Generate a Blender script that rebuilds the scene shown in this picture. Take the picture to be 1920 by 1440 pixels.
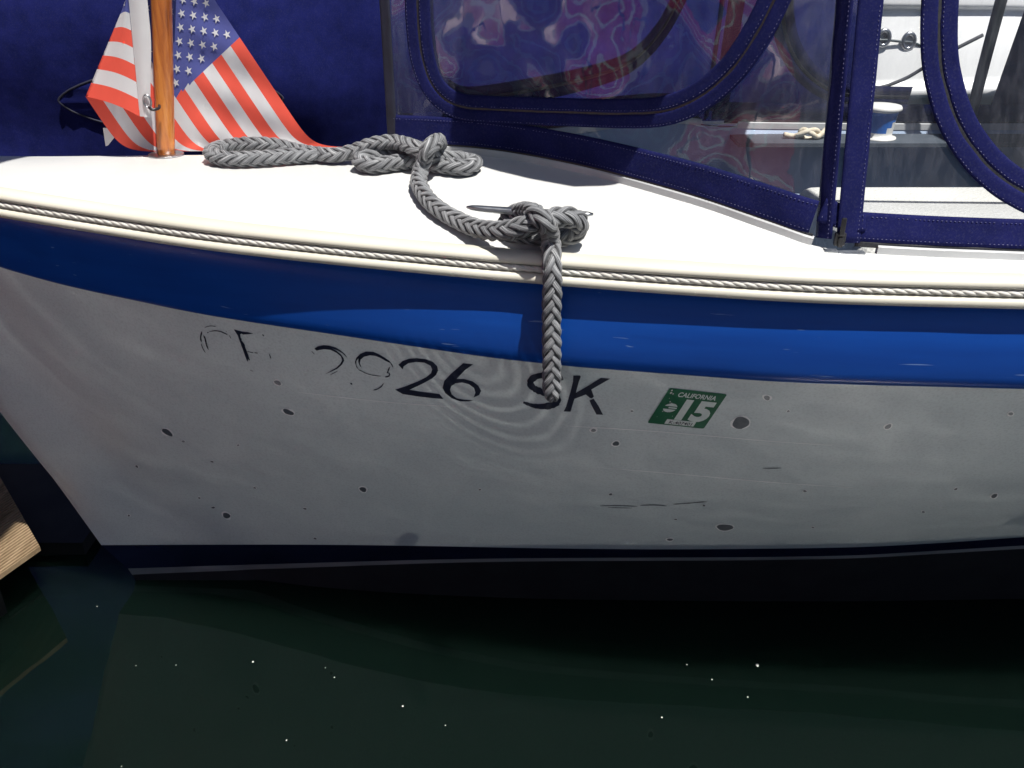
import bpy, bmesh, math, random
from math import radians, sin, cos, pi, sqrt
from mathutils import Vector, Matrix, noise
from mathutils.bvhtree import BVHTree

for _o in list(bpy.data.objects):
    bpy.data.objects.remove(_o)
random.seed(7)
SC = bpy.context.scene
COL = SC.collection

# ------------------------------------------------------------------ camera
CAM = Vector((0.0, 0.0, 1.15))
PITCH = radians(27.0)
FPX = 1700.0
cam_d = bpy.data.cameras.new('camera')
cam_d.sensor_width = 36.0
cam_d.lens = FPX / 1920.0 * 36.0
cam_d.clip_start = 0.02
cam_d.clip_end = 3000.0
cam = bpy.data.objects.new('camera', cam_d)
COL.objects.link(cam)
cam.location = CAM
cam.rotation_euler = (radians(90) - PITCH, 0, 0)
SC.camera = cam

# ------------------------------------------------------------------ sky + sun
SUN_TO = Vector((0.25, -0.31, 0.92)).normalized()      # from the boat towards the sun
elev = math.asin(SUN_TO.z)
world = bpy.data.worlds.new('World')
SC.world = world
world.use_nodes = True
wn = world.node_tree
bg = wn.nodes['Background']
sky = wn.nodes.new('ShaderNodeTexSky')
sky.sky_type = 'NISHITA'
sky.sun_disc = False
sky.sun_elevation = elev
sky.sun_rotation = math.atan2(SUN_TO.x, SUN_TO.y)
sky.air_density = 1.0
sky.dust_density = 1.2
wn.links.new(sky.outputs[0], bg.inputs[0])
bg.inputs[1].default_value = 0.05
sun_d = bpy.data.lights.new('sun', 'SUN')
sun_d.energy = 5.0
sun_d.angle = radians(0.53)
sun_d.color = (1.0, 0.965, 0.90)
sun = bpy.data.objects.new('sun', sun_d)
COL.objects.link(sun)
sun.rotation_euler = SUN_TO.to_track_quat('Z', 'Y').to_euler()
sun.location = (2, -3, 6)

# ------------------------------------------------------------------ exposure + sampling
SC.view_settings.view_transform = 'Standard'
SC.view_settings.look = 'None'
SC.view_settings.gamma = 1.0
SC.view_settings.exposure = 0.48
SC.view_settings.use_curve_mapping = False
SC.render.engine = 'CYCLES'
CY = SC.cycles
CY.use_denoising = True
CY.caustics_reflective = True
CY.caustics_refractive = True
CY.blur_glossy = 0.0
CY.sample_clamp_indirect = 0.0
CY.max_bounces = 10
CY.diffuse_bounces = 4
CY.glossy_bounces = 4
CY.transmission_bounces = 6
CY.transparent_max_bounces = 16
CY.use_guiding = True
CY.use_surface_guiding = True
CY.use_volume_guiding = False
CY.guiding_training_samples = 128

# ------------------------------------------------------------------ measuring helpers
def ray(u, v):
    x = (u - 960.0) / FPX
    y = (720.0 - v) / FPX
    return Vector((x, cos(PITCH) + y * sin(PITCH), -sin(PITCH) + y * cos(PITCH)))
def PY(u, v, Y):
    d = ray(u, v)
    return CAM + d * (Y / d.y)
def PZ(u, v, z):
    d = ray(u, v)
    return CAM + d * ((z - CAM.z) / d.z)
def pchip(pts):
    """monotone cubic through (x, y) pairs; linear beyond the ends"""
    xs = [p[0] for p in pts]; ys = [p[1] for p in pts]
    n = len(xs)
    h = [xs[i+1] - xs[i] for i in range(n-1)]
    dl = [(ys[i+1] - ys[i]) / h[i] for i in range(n-1)]
    m = [0.0] * n
    m[0] = dl[0]; m[-1] = dl[-1]
    for i in range(1, n-1):
        if dl[i-1] * dl[i] > 0:
            w1 = 2*h[i] + h[i-1]; w2 = h[i] + 2*h[i-1]
            m[i] = (w1 + w2) / (w1/dl[i-1] + w2/dl[i])
    def f(x):
        if x <= xs[0]: return ys[0] + m[0]*(x - xs[0])
        if x >= xs[-1]: return ys[-1] + m[-1]*(x - xs[-1])
        lo = 0
        for i in range(n-1):
            if x <= xs[i+1]:
                lo = i; break
        t = (x - xs[lo]) / h[lo]
        t2 = t*t; t3 = t2*t
        return (ys[lo]*(2*t3 - 3*t2 + 1) + h[lo]*m[lo]*(t3 - 2*t2 + t)
                + ys[lo+1]*(-2*t3 + 3*t2) + h[lo]*m[lo+1]*(t3 - t2))
    return f
def catmull(pts, step):
    """evenly stepped Catmull-Rom through 3D points"""
    P = [Vector(p) for p in pts]
    P = [P[0]*2 - P[1]] + P + [P[-1]*2 - P[-2]]
    dense = []
    for i in range(1, len(P)-2):
        p0, p1, p2, p3 = P[i-1:i+3]
        n = max(4, int((p2-p1).length / (step*0.25)))
        for k in range(n):
            t = k / n
            dense.append(0.5*((2*p1) + (p2-p0)*t + (2*p0-5*p1+4*p2-p3)*t*t + (3*p1-p0-3*p2+p3)*t**3))
    dense.append(P[-2])
    out = [dense[0]]; acc = 0.0
    for a, b in zip(dense, dense[1:]):
        L = (b-a).length
        if L < 1e-9: continue
        d = 0.0
        while acc + (L - d) >= step:
            d += step - acc
            out.append(a + (b-a)*(d/L)); acc = 0.0
        acc += L - d
    return out

# ------------------------------------------------------------------ object helpers
def tag(o, label=None, cat=None, group=None, kind=None):
    if label: o['label'] = label
    if cat: o['category'] = cat
    if group: o['group'] = group
    if kind: o['kind'] = kind
    return o
def empty(name, loc=(0, 0, 0)):
    o = bpy.data.objects.new(name, None)
    o.empty_display_size = 0.05
    COL.objects.link(o)
    o.location = loc
    return o
def mesh(name, verts, faces, mats, parent=None, smooth=True, midx=None, uv=None):
    me = bpy.data.meshes.new(name)
    off = parent.location if parent is not None and parent.type == 'EMPTY' else Vector((0, 0, 0))
    me.from_pydata([tuple(Vector(v) - off) for v in verts], [], faces)
    for m in (mats if isinstance(mats, (list, tuple)) else [mats]):
        me.materials.append(m)
    if midx: me.polygons.foreach_set('material_index', midx)
    if smooth: me.polygons.foreach_set('use_smooth', [True]*len(me.polygons))
    if uv is not None:
        lay = me.uv_layers.new(name='UVMap')
        for lp in me.loops:
            lay.data[lp.index].uv = uv[lp.vertex_index]
    me.update()
    o = bpy.data.objects.new(name, me)
    COL.objects.link(o)
    if parent is not None: o.parent = parent
    return o
def fix_normals(o):
    bm = bmesh.new(); bm.from_mesh(o.data)
    bmesh.ops.recalc_face_normals(bm, faces=bm.faces)
    bm.to_mesh(o.data); bm.free()
    return o
def grid_faces(nr, nc, flip=False, loop=False):
    f = []
    for r in range(nr-1):
        for c in range(nc if loop else nc-1):
            c2 = (c+1) % nc
            q = (r*nc+c, r*nc+c2, (r+1)*nc+c2, (r+1)*nc+c)
            f.append(q[::-1] if flip else q)
    return f
def frames(path, up=None):
    """tangent / normal / binormal along a path, parallel transported or tied to `up`"""
    n = len(path); T = []
    for i in range(n):
        a = path[max(0, i-1)]; b = path[min(n-1, i+1)]
        T.append((b-a).normalized())
    out = []
    prev = None
    for i, t in enumerate(T):
        if up is not None:
            u = up[i] if isinstance(up, list) else up
            N = (u - t*u.dot(t))
        else:
            N = prev if prev is not None else (Vector((0, 0, 1)) if abs(t.z) < 0.9 else Vector((0, 1, 0)))
            N = N - t*N.dot(t)
        N.normalize(); prev = N
        out.append((t, N, t.cross(N)))
    return out
def sweep(path, profile, up=None, closed=True, caps=True, scale=None):
    """profile: list of (side, up) offsets -> verts, faces"""
    fr = frames(path, up); V = []; k = len(profile)
    for i, (p, (t, N, B)) in enumerate(zip(path, fr)):
        s = scale(i/(len(path)-1)) if scale else 1.0
        for a, b in profile: V.append(p + B*(a*s) + N*(b*s))
    F = grid_faces(len(path), k, loop=closed)
    if caps and closed:
        F.append(tuple(range(k))[::-1]); F.append(tuple(range((len(path)-1)*k, len(path)*k)))
    return V, F
def circ(r, n=12, sy=1.0):
    return [(r*cos(2*pi*i/n), r*sy*sin(2*pi*i/n)) for i in range(n)]
def join(parts):
    V = []; F = []
    for v, f in parts:
        o = len(V); V += list(v); F += [tuple(i+o for i in q) for q in f]
    return V, F
def box(c, sx, sy, sz, rot=None):
    V = [Vector((x*sx/2, y*sy/2, z*sz/2)) for x in (-1, 1) for y in (-1, 1) for z in (-1, 1)]
    if rot is not None: V = [rot @ v for v in V]
    V = [v + Vector(c) for v in V]
    return V, [(0,1,3,2),(4,6,7,5),(0,4,5,1),(2,3,7,6),(0,2,6,4),(1,5,7,3)]
def add_bevel(o, w, seg=2, angle=40):
    m = o.modifiers.new('bevel', 'BEVEL'); m.width = w; m.segments = seg
    m.limit_method = 'ANGLE'; m.angle_limit = radians(angle)
    return o

# ------------------------------------------------------------------ materials
def new_mat(name):
    m = bpy.data.materials.new(name); m.use_nodes = True
    nt = m.node_tree
    return m, nt, nt.nodes['Principled BSDF'], nt.nodes['Material Output']
def nd(nt, t, **kw):
    n = nt.nodes.new(t)
    for k, v in kw.items():
        if k.startswith('i_'): n.inputs[int(k[2:])].default_value = v
        else: setattr(n, k, v)
    return n
def coords(nt, scale=(1, 1, 1), rot=(0, 0, 0)):
    tc = nd(nt, 'ShaderNodeTexCoord'); mp = nd(nt, 'ShaderNodeMapping')
    nt.links.new(tc.outputs['Object'], mp.inputs[0])
    mp.inputs['Scale'].default_value = scale; mp.inputs['Rotation'].default_value = rot
    return mp.outputs[0]
def noise_tex(nt, vec, scale, detail=4, rough=0.55):
    n = nd(nt, 'ShaderNodeTexNoise')
    n.inputs['Scale'].default_value = scale; n.inputs['Detail'].default_value = detail
    n.inputs['Roughness'].default_value = rough
    if vec is not None: nt.links.new(vec, n.inputs['Vector'])
    return n
def ramp(nt, fac, stops):
    r = nd(nt, 'ShaderNodeValToRGB')
    el = r.color_ramp.elements
    while len(el) < len(stops): el.new(0.5)
    for e, (p, c) in zip(el, stops):
        e.position = p; e.color = c if len(c) == 4 else (*c, 1)
    nt.links.new(fac, r.inputs[0])
    return r
def bump(nt, height, strength, dist, normal=None):
    b = nd(nt, 'ShaderNodeBump')
    b.inputs['Strength'].default_value = strength; b.inputs['Distance'].default_value = dist
    nt.links.new(height, b.inputs['Height'])
    if normal is not None: nt.links.new(normal, b.inputs['Normal'])
    return b
def mottled(name, c0, c1, scale=8, rough=0.5, rough1=None, bscale=None, bstr=0.2, bdist=0.001, stretch=(1,1,1), spec=0.5, sheen=0.0, coat=0.0, lo=0.35, hi=0.65, metallic=0.0):
    m, nt, p, out = new_mat(name)
    vec = coords(nt, stretch)
    n = noise_tex(nt, vec, scale)
    r = ramp(nt, n.outputs['Fac'], [(lo, c0), (hi, c1)])
    nt.links.new(r.outputs[0], p.inputs['Base Color'])
    p.inputs['Roughness'].default_value = rough
    p.inputs['Specular IOR Level'].default_value = spec
    p.inputs['Metallic'].default_value = metallic
    if rough1 is not None:
        rr = nd(nt, 'ShaderNodeMapRange'); rr.inputs[3].default_value = rough; rr.inputs[4].default_value = rough1
        n3 = noise_tex(nt, vec, scale*1.7)
        nt.links.new(n3.outputs['Fac'], rr.inputs[0]); nt.links.new(rr.outputs[0], p.inputs['Roughness'])
    if sheen: p.inputs['Sheen Weight'].default_value = sheen
    if coat:
        p.inputs['Coat Weight'].default_value = coat; p.inputs['Coat Roughness'].default_value = 0.08
    if bscale:
        n2 = noise_tex(nt, coords(nt), bscale, 3)
        b = bump(nt, n2.outputs['Fac'], bstr, bdist)
        nt.links.new(b.outputs[0], p.inputs['Normal'])
    return m

# ================================================================== BOAT: hull, deck
YC = 1.41                                            # boat centreline
boat = empty('motorboat', (0.2, YC, 0.0))
M_white = mottled('gelcoat_white', (0.54, 0.545, 0.535), (0.60, 0.60, 0.59), 5, 0.28, 0.42, bscale=240, bstr=0.05, bdist=0.0004)
M_cream = mottled('rail_cream', (0.55, 0.53, 0.45), (0.61, 0.59, 0.51), 14, 0.4, bscale=160, bstr=0.08, bdist=0.0006, stretch=(0.3, 1, 1))
M_navy = mottled('boot_navy', (0.006, 0.008, 0.035), (0.010, 0.014, 0.05), 10, 0.25)
M_bottom = mottled('bottom_paint', (0.006, 0.007, 0.012), (0.012, 0.014, 0.018), 20, 0.7)

# pixel curves of the photograph, with the distance of each curve from the camera
v_G = pchip([(0,407),(200,440),(400,470),(600,493),(800,513),(1000,531),(1200,547),(1560,569),(1920,579)])
v_K = pchip([(0,510),(100,538),(200,560),(340,590),(620,634),(1040,692),(1240,708),(1500,726),(1920,738)])
v_S = pchip([(190,1022),(500,1021),(760,1023),(960,1027),(1240,1030),(1600,1026),(1920,1007)])
v_W0 = pchip([(240,1066),(500,1058),(960,1047),(1500,1044),(1920,1023)])
v_W1 = pchip([(255,1077),(500,1067),(960,1053),(1500,1049.5),(1920,1029)])
def z_G(u):
    return 0.762 + 0.036*max(0.0, (1000-u)/1000.0)**1.3
def curve_from(pts3):
    pts3 = sorted(pts3, key=lambda p: p[0])
    return pts3[0][0], pchip([(p[0], p[1]) for p in pts3]), pchip([(p[0], p[2]) for p in pts3])
def tail(pts):
    """carry a curve on aft, out of the picture"""
    a, b = pts[-2], pts[-1]
    s = (b-a)/(b.x-a.x)
    pts.append(Vector((b.x+0.5, b.y + s.y*0.28, b.z + s.z*0.35)))
    pts.append(Vector((b.x+1.3, pts[-1].y + s.y*0.1, pts[-1].z + s.z*0.3)))
    return pts
US = list(range(0, 1921, 120))
G = [PZ(u, v_G(u), z_G(u)) for u in US]
YG = pchip([(u, p.y) for u, p in zip(US, G)])
Gp = [Vector((-1.13, YC, 0.822)), Vector((-1.06, YC-0.105, 0.817)), Vector((-0.90, 1.262, 0.808))] + G
Kp = [Vector((-1.03, YC, 0.725)), Vector((-0.965, YC-0.085, 0.722)), Vector((-0.84, 1.287, 0.714))] + \
     [PY(u, v_K(u), YG(u) + 0.003 + 0.040*max(0.0, (1000-u)/1000.0)**1.2) for u in US]
Y_S = pchip([(190, YC), (260, 1.405), (330, 1.396), (430, 1.376), (560, 1.346), (700, 1.319), (960, 1.284), (1400, 1.262), (1920, 1.25)])
US2 = [190, 215, 260, 330, 430, 560, 700, 840, 960, 1100, 1240, 1400, 1600, 1760, 1920]
Sp = [PY(u, v_S(u), Y_S(u)) for u in US2]
US3 = [240, 262, 300, 360, 450, 560, 700, 840, 960, 1100, 1240, 1400, 1600, 1760, 1920]
W0p = [PY(u, v_W0(u), min(YC, Y_S(max(190, u-50))+0.020)) for u in US3]
W1p = [PY(u, v_W1(u), min(YC, Y_S(max(190, u-58))+0.026)) for u in US3]
W1p = [Vector((p.x+(0.008 if i == 0 else 0), p.y, p.z)) for i, p in enumerate(W1p)]
CURVES = {k: curve_from(tail(p)) for k, p in (('G', Gp), ('K', Kp), ('S', Sp), ('W0', W0p), ('W1', W1p))}
X_END = 1.75
NT = 150
def on(key, t):
    x0, fy, fz = CURVES[key]
    x = x0 + (X_END - x0) * (t**1.35)
    return Vector((x, min(fy(x), YC), fz(x)))
def at_x(key, x):
    x0, fy, fz = CURVES[key]
    return Vector((x, min(fy(x), YC), fz(x)))
TS = [i/NT for i in range(NT+1)]
def outn(key, t):
    a = on(key, max(0, t-0.004)); b = on(key, min(1, t+0.004))
    d = b - a; n = Vector((d.y, -d.x, 0)).normalized()
    return n
def mirror_obj(o, name=None):
    """the same part on the far side of the boat"""
    me = o.data.copy()
    off = o.parent.location if (o.parent is not None and o.parent.type == 'EMPTY') else Vector((0, 0, 0))
    for v in me.vertices:
        v.co.y = 2*(YC - off.y) - v.co.y
        k = max(0.0, min(1.0, (0.05 - (v.co.x + off.x))/0.4)); k = k*k*(3-2*k)
        v.co.z -= 0.34*k*max(0.0, v.co.y + off.y - YC)
    me.flip_normals()
    c = bpy.data.objects.new(o.name.split('.')[0], me)
    COL.objects.link(c); c.parent = o.parent
    return c
def loft(name, rows, mat, parent=boat, flip=True, both=True):
    V = [p for r in rows for p in r]
    o = mesh(name, V, grid_faces(len(rows), len(rows[0]), flip), mat, parent)
    if both: mirror_obj(o)
    return o

# blue strake: bulging band under the gunwale
def band_rows():
    rows = []
    prof = [(0.0, -0.020), (0.06, -0.0125), (0.15, -0.0070), (0.27, -0.0030), (0.42, -0.0006), (0.58, 0.0004), (0.72, 0.0), (0.84, -0.0018), (0.92, -0.0046), (0.97, -0.0082), (1.0, -0.0130)]
    for s, inset in prof:
        r = []
        for t in TS:
            g = on('G', t); k = on('K', t)
            p = g.lerp(k, s)
            n = outn('G', t)*(1-s) + outn('K', t)*s
            bw = max(0.0, min(1.0, (0.25 - p.x)/0.8))
            r.append(p + n*(inset + 0.001 - (0.006 + 0.010*bw)*(1 - s**5)) * min(1.0, t/0.02))
        rows.append(r)
    return rows

m, nt, p, out = new_mat('strake_blue')
vec = coords(nt, (0.25, 1, 1))
n1 = noise_tex(nt, coords(nt, (0.5, 2, 6)), 6, 5)
r1 = ramp(nt, n1.outputs['Fac'], [(0.3, (0.003, 0.043, 0.25)), (0.7, (0.0045, 0.059, 0.315))])
n2 = noise_tex(nt, coords(nt, (0.07, 1, 1.8)), 130, 2, 0.4)
r2 = ramp(nt, n2.outputs['Fac'], [(0.735, (0, 0, 0)), (0.78, (1, 1, 1))])
mx = nd(nt, 'ShaderNodeMixRGB'); mx.inputs[2].default_value = (0.20, 0.30, 0.52, 1)
mf = nd(nt, 'ShaderNodeMath', operation='MULTIPLY'); mf.inputs[1].default_value = 0.55
nt.links.new(r2.outputs[0], mf.inputs[0]); nt.links.new(mf.outputs[0], mx.inputs[0]); nt.links.new(r1.outputs[0], mx.inputs[1])
nt.links.new(mx.outputs[0], p.inputs['Base Color'])
p.inputs['Roughness'].default_value = 0.30
p.inputs['Specular IOR Level'].default_value = 0.22
M_blue = m

# topside: off-white gelcoat, weathered
m, nt, p, out = new_mat('topside_gelcoat')
nA = noise_tex(nt, coords(nt, (1, 1, 1)), 4.5, 6, 0.6)
rA = ramp(nt, nA.outputs['Fac'], [(0.3, (0.60, 0.665, 0.67)), (0.7, (0.70, 0.755, 0.75))])
nB = noise_tex(nt, coords(nt, (1, 1, 1)), 300, 2, 0.5)
rB = ramp(nt, nB.outputs['Fac'], [(0.30, (0.80, 0.80, 0.80)), (0.55, (1, 1, 1))])
mB = nd(nt, 'ShaderNodeMixRGB', blend_type='MULTIPLY'); mB.inputs[0].default_value = 0.6
nt.links.new(rA.outputs[0], mB.inputs[1]); nt.links.new(rB.outputs[0], mB.inputs[2])
# faint long scratches along the hull
nC = noise_tex(nt, coords(nt, (0.012, 0.3, 1.0), (0, radians(-3), 0)), 260, 2, 0.4)
rC = ramp(nt, nC.outputs['Fac'], [(0.70, (0, 0, 0)), (0.73, (1, 1, 1))])
mC = nd(nt, 'ShaderNodeMixRGB'); mC.inputs[2].default_value = (0.72, 0.73, 0.71, 1)
mCf = nd(nt, 'ShaderNodeMath', operation='MULTIPLY'); mCf.inputs[1].default_value = 0.35
nt.links.new(rC.outputs[0], mCf.inputs[0]); nt.links.new(mCf.outputs[0], mC.inputs[0]); nt.links.new(mB.outputs[0], mC.inputs[1])
nt.links.new(mC.outputs[0], p.inputs['Base Color'])
p.inputs['Roughness'].default_value = 0.42
p.inputs['Specular IOR Level'].default_value = 0.3
M_topside = m

strake = loft('blue_strake', band_rows(), M_blue)
# topside panel between strake and boot stripe
rows = []
NH = 26
for i in range(NH+1):
    s = i/NH
    r = []
    for t in TS:
        k = on('K', t) - outn('K', t)*0.013*min(1.0, t/0.02)
        q = on('S', t)
        pnt = k.lerp(q, s)
        bul = 0.020*sin(pi*s) * min(1.0, t/0.03)
        n = outn('K', t)
        r.append(pnt + Vector((n.x*0.9, n.y*0.9, -0.42))*bul)
    rows.append(r)
topside = loft('topside', rows, M_topside)
def rows_between(a, b, n=3):
    return [[on(a, t).lerp(on(b, t), i/n) for t in TS] for i in range(n+1)]
loft('boot_stripe', rows_between('S', 'W0'), M_navy)
M_dull = mottled('stained_stripe', (0.20, 0.215, 0.22), (0.34, 0.35, 0.35), 9, 0.6, stretch=(0.6, 1, 3))
loft('waterline_stripe', rows_between('W0', 'W1', 2), M_dull)
rows = []
for i in range(6):
    s = i/5
    r = []
    for t in TS:
        w = on('W1', t)
        e = Vector((max(w.x, -0.78 + 0.0) + 0.10*s, w.y + (YC - w.y)*s**0.8*0.75 + 0.01*s, w.z - s*0.26))
        r.append(w.lerp(e, s))
    rows.append(r)
loft('bottom', rows, M_bottom)

tr_pts = [on(k, 1.0) for k in ('G', 'K', 'S', 'W0', 'W1')] + [Vector((X_END, YC-0.05, -0.2))]
tr_all = tr_pts + [Vector((q.x, 2*YC - q.y, q.z)) for q in tr_pts[::-1]]
mesh('transom', tr_all, [tuple(range(len(tr_all)))], M_topside, boat, smooth=False)
BVH_TOP = None
def bvh_of(o):
    me = o.data
    off = o.parent.location if o.parent is not None and o.parent.type == 'EMPTY' else Vector((0, 0, 0))
    return BVHTree.FromPolygons([v.co + off for v in me.vertices], [tuple(pp.vertices) for pp in me.polygons])
BVH_TOP = bvh_of(topside)
def cast(bvh, u, v, lift=0.0):
    d = ray(u, v).normalized()
    loc, nor, idx, dist = bvh.ray_cast(CAM, d)
    if loc is None: return None, None
    if nor.dot(d) > 0: nor = -nor
    return loc + nor*lift, nor

# gunwale moulding swept along the rail
GT = [i/260 for i in range(261)]
def gun(t, o, z):
    n = outn('G', t)
    g = on('G', t)
    k = min(1.0, t/0.015)
    return g + n*o*(k if o < 0 else 1) + Vector((0, 0, z))
def gun_loft(name, prof, mat):
    rows = [[gun(t, o, z) for t in GT] for o, z in prof]
    return loft(name, rows, mat, flip=True)
low = [(-0.034, -0.001), (-0.012, -0.002), (-0.001, -0.001), (0.0022, 0.001), (0.0040, 0.004), (0.0038, 0.0075), (0.0022, 0.0102), (-0.001, 0.0116), (-0.005, 0.0122)]
gro = [(-0.005, 0.0122), (-0.0072, 0.0135), (-0.0072, 0.0200), (-0.005, 0.0215)]
upp = [(-0.005, 0.0215), (-0.0015, 0.0220), (0.0008, 0.0240), (0.0010, 0.0275), (-0.0008, 0.0308), (-0.0045, 0.0332), (-0.010, 0.0345), (-0.017, 0.0348), (-0.0225, 0.0340), (-0.0260, 0.0318), (-0.0275, 0.0292)]
gun_loft('gunwale_lower_bead', low[::-1], M_cream)
gun_loft('gunwale_groove', gro[::-1], M_cream)
gun_loft('gunwale_upper_bead', upp[::-1], M_cream)

# three-strand rope welt laid in the gunwale groove
m, nt, p, out = new_mat('welt_rope')
nA = noise_tex(nt, coords(nt), 60, 4)
rA = ramp(nt, nA.outputs['Fac'], [(0.3, (0.50, 0.49, 0.45)), (0.7, (0.64, 0.63, 0.59))])
nt.links.new(rA.outputs[0], p.inputs['Base Color']); p.inputs['Roughness'].default_value = 0.9
wv = noise_tex(nt, coords(nt, (1, 1, 1)), 900, 2)
bb = bump(nt, wv.outputs['Fac'], 0.5, 0.0006); nt.links.new(bb.outputs[0], p.inputs['Normal'])
M_welt = m
wp = catmull([gun(i/400, -0.0028, 0.0170) for i in range(0, 330)], 0.0016)
def strand_sweep(path, R, rs, pitch, phase, nseg=7, up=Vector((0, 0, 1))):
    fr = frames(path, up)
    s = 0.0; cen = []
    for i, (pt, (t, N, B)) in enumerate(zip(path, fr)):
        if i: s += (path[i]-path[i-1]).length
        a = 2*pi*s/pitch + phase
        cen.append(pt + N*(R*cos(a)) + B*(R*sin(a)))
    return sweep(cen, circ(rs, nseg), None)
V, F = join([strand_sweep(wp, 0.0015, 0.0026, 0.038, k*2*pi/3) for k in range(3)])
rope_welt = mesh('rope_welt', V, F, M_welt, boat)

# ------------------------------------------------------------------ deck
APEX = -0.19
T_pts = [(APEX, YC, 0.838), (-0.175, 1.398, 0.8385), (-0.13, 1.385, 0.839), (-0.056, 1.36, 0.8395), (0.076, 1.286, 0.835), (0.2335, 1.145, 0.825), (0.319, 1.069, 0.812),
         (0.362, 1.043, 0.803), (0.40, 1.036, 0.7985), (0.60, 1.022, 0.7925), (0.9, 1.005, 0.788), (1.75, 0.985, 0.784)]
T_y = pchip([(a, b) for a, b, c in T_pts]); T_z = pchip([(a, c) for a, b, c in T_pts])
def deck_inner(x):
    if x <= APEX:
        k = min(1.0, (x + 1.13)/0.94)
        return Vector((x, YC, 0.8215 + 0.0085*max(0, k) + 0.008*max(0.0, min(1.0, (x+0.45)/0.26))**2))
    return Vector((x, T_y(x), T_z(x)))
def rail_inner(x):
    """inner edge of the gunwale at station x"""
    x0 = CURVES['G'][0]
    g = at_x('G', max(x, x0+0.001))
    a = at_x('G', max(x-0.01, x0+0.001)); b = at_x('G', x+0.01)
    d = b-a; n = Vector((d.y, -d.x, 0)).normalized()
    k = min(1.0, (x - x0)/0.06)
    return g - n*0.0275*k + Vector((0, 0, 0.0292))
ND = 14
xs = []
x = -1.105
while x < X_END:
    xs.append(x); x += 0.012 if x < 0.7 else 0.04
xs.append(X_END)
rows = []
for j in range(ND+1):
    s = j/ND
    r = []
    for x in xs:
        a = rail_inner(x); b = deck_inner(a.x if a.x < APEX else a.x)
        q = a.lerp(b, s)
        w = (b-a).length
        q.z += 0.030*w*sin(pi*s)
        if 0 < s: q.z += 0.0016*min(1, w/0.05)
        r.append(q)
    rows.append(r)
deck = loft('deck', rows, M_white, flip=True)
BVH_DECK = bvh_of(deck)
def deck_z(x, y):
    if y > YC: y = 2*YC - y
    x = max(-1.1, min(1.7, x))
    a = rail_inner(x); b = deck_inner(x)
    w = (b-a).length
    s = max(0.0, min(1.0, (y - a.y)/max(1e-6, b.y - a.y)))
    return a.z + (b.z-a.z)*s + 0.030*w*sin(pi*s) + 0.0016*min(1, w/0.05)
def deck_pt(u, v, h):
    """point whose picture position is (u, v) and which lies h above the deck"""
    d = ray(u, v)
    def g(Y):
        q = CAM + d*(Y/d.y)
        return q.z - deck_z(q.x, min(q.y, YC)) - h
    lo, hi = 0.9, 1.62
    for _ in range(50):
        mid = (lo+hi)/2
        if g(mid) > 0: lo = mid
        else: hi = mid
    return CAM + d*(lo/d.y)

# water
m, nt, p, out = new_mat('harbour_water')
p.inputs['Base Color'].default_value = (0.0024, 0.0066, 0.0050, 1)
p.inputs['Roughness'].default_value = 0.03
p.inputs['Subsurface Weight'].default_value = 1.0
p.inputs['Subsurface Radius'].default_value = (0.9, 1.5, 1.4)
p.inputs['Subsurface Scale'].default_value = 1.0
p.inputs['IOR'].default_value = 1.333
p.inputs['Specular IOR Level'].default_value = 1.0
tc = nd(nt, 'ShaderNodeTexCoord')
n1 = noise_tex(nt, coords(nt, (1, 1.35, 1)), 4.5, 2, 0.36)
RC = (0.128, 0.838, 0)
sub = nd(nt, 'ShaderNodeVectorMath', operation='SUBTRACT'); sub.inputs[1].default_value = RC
nt.links.new(tc.outputs['Object'], sub.inputs[0])
ln = nd(nt, 'ShaderNodeVectorMath', operation='LENGTH'); nt.links.new(sub.outputs[0], ln.inputs[0])
fr = nd(nt, 'ShaderNodeMath', operation='MULTIPLY'); fr.inputs[1].default_value = 2*pi/0.0185
nt.links.new(ln.outputs['Value'], fr.inputs[0])
sn = nd(nt, 'ShaderNodeMath', operation='SINE'); nt.links.new(fr.outputs[0], sn.inputs[0])
env = nd(nt, 'ShaderNodeMapRange'); env.inputs[1].default_value = 0.0; env.inputs[2].default_value = 0.15; env.inputs[3].default_value = 1; env.inputs[4].default_value = 0
nt.links.new(ln.outputs['Value'], env.inputs[0])
ml = nd(nt, 'ShaderNodeMath', operation='MULTIPLY'); nt.links.new(sn.outputs[0], ml.inputs[0]); nt.links.new(env.outputs[0], ml.inputs[1])
h1 = nd(nt, 'ShaderNodeMath', operation='MULTIPLY'); h1.inputs[1].default_value = 0.000022; nt.links.new(ml.outputs[0], h1.inputs[0])
h2 = nd(nt, 'ShaderNodeMath', operation='MULTIPLY'); h2.inputs[1].default_value = 0.0009; nt.links.new(n1.outputs['Fac'], h2.inputs[0])
sx = nd(nt, 'ShaderNodeSeparateXYZ'); nt.links.new(tc.outputs['Object'], sx.inputs[0])
ev = nd(nt, 'ShaderNodeMapRange'); ev.inputs[1].default_value = -0.15; ev.inputs[2].default_value = -0.75; ev.inputs[3].default_value = 0.8; ev.inputs[4].default_value = 2.0
nt.links.new(sx.outputs[0], ev.inputs[0])
h3 = nd(nt, 'ShaderNodeMath', operation='MULTIPLY'); nt.links.new(h2.outputs[0], h3.inputs[0]); nt.links.new(ev.outputs[0], h3.inputs[1])
hs = nd(nt, 'ShaderNodeMath', operation='ADD'); nt.links.new(h1.outputs[0], hs.inputs[0]); nt.links.new(h3.outputs[0], hs.inputs[1])
b = bump(nt, hs.outputs[0], 1.0, 1.0)
nt.links.new(b.outputs[0], p.inputs['Normal'])
M_water = m
wat = mesh('water', [(-400, -400, 0), (400, -400, 0), (400, 400, 0), (-400, 400, 0)], [(0, 1, 2, 3)], M_water, smooth=False)
tag(wat, kind='structure')

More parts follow.
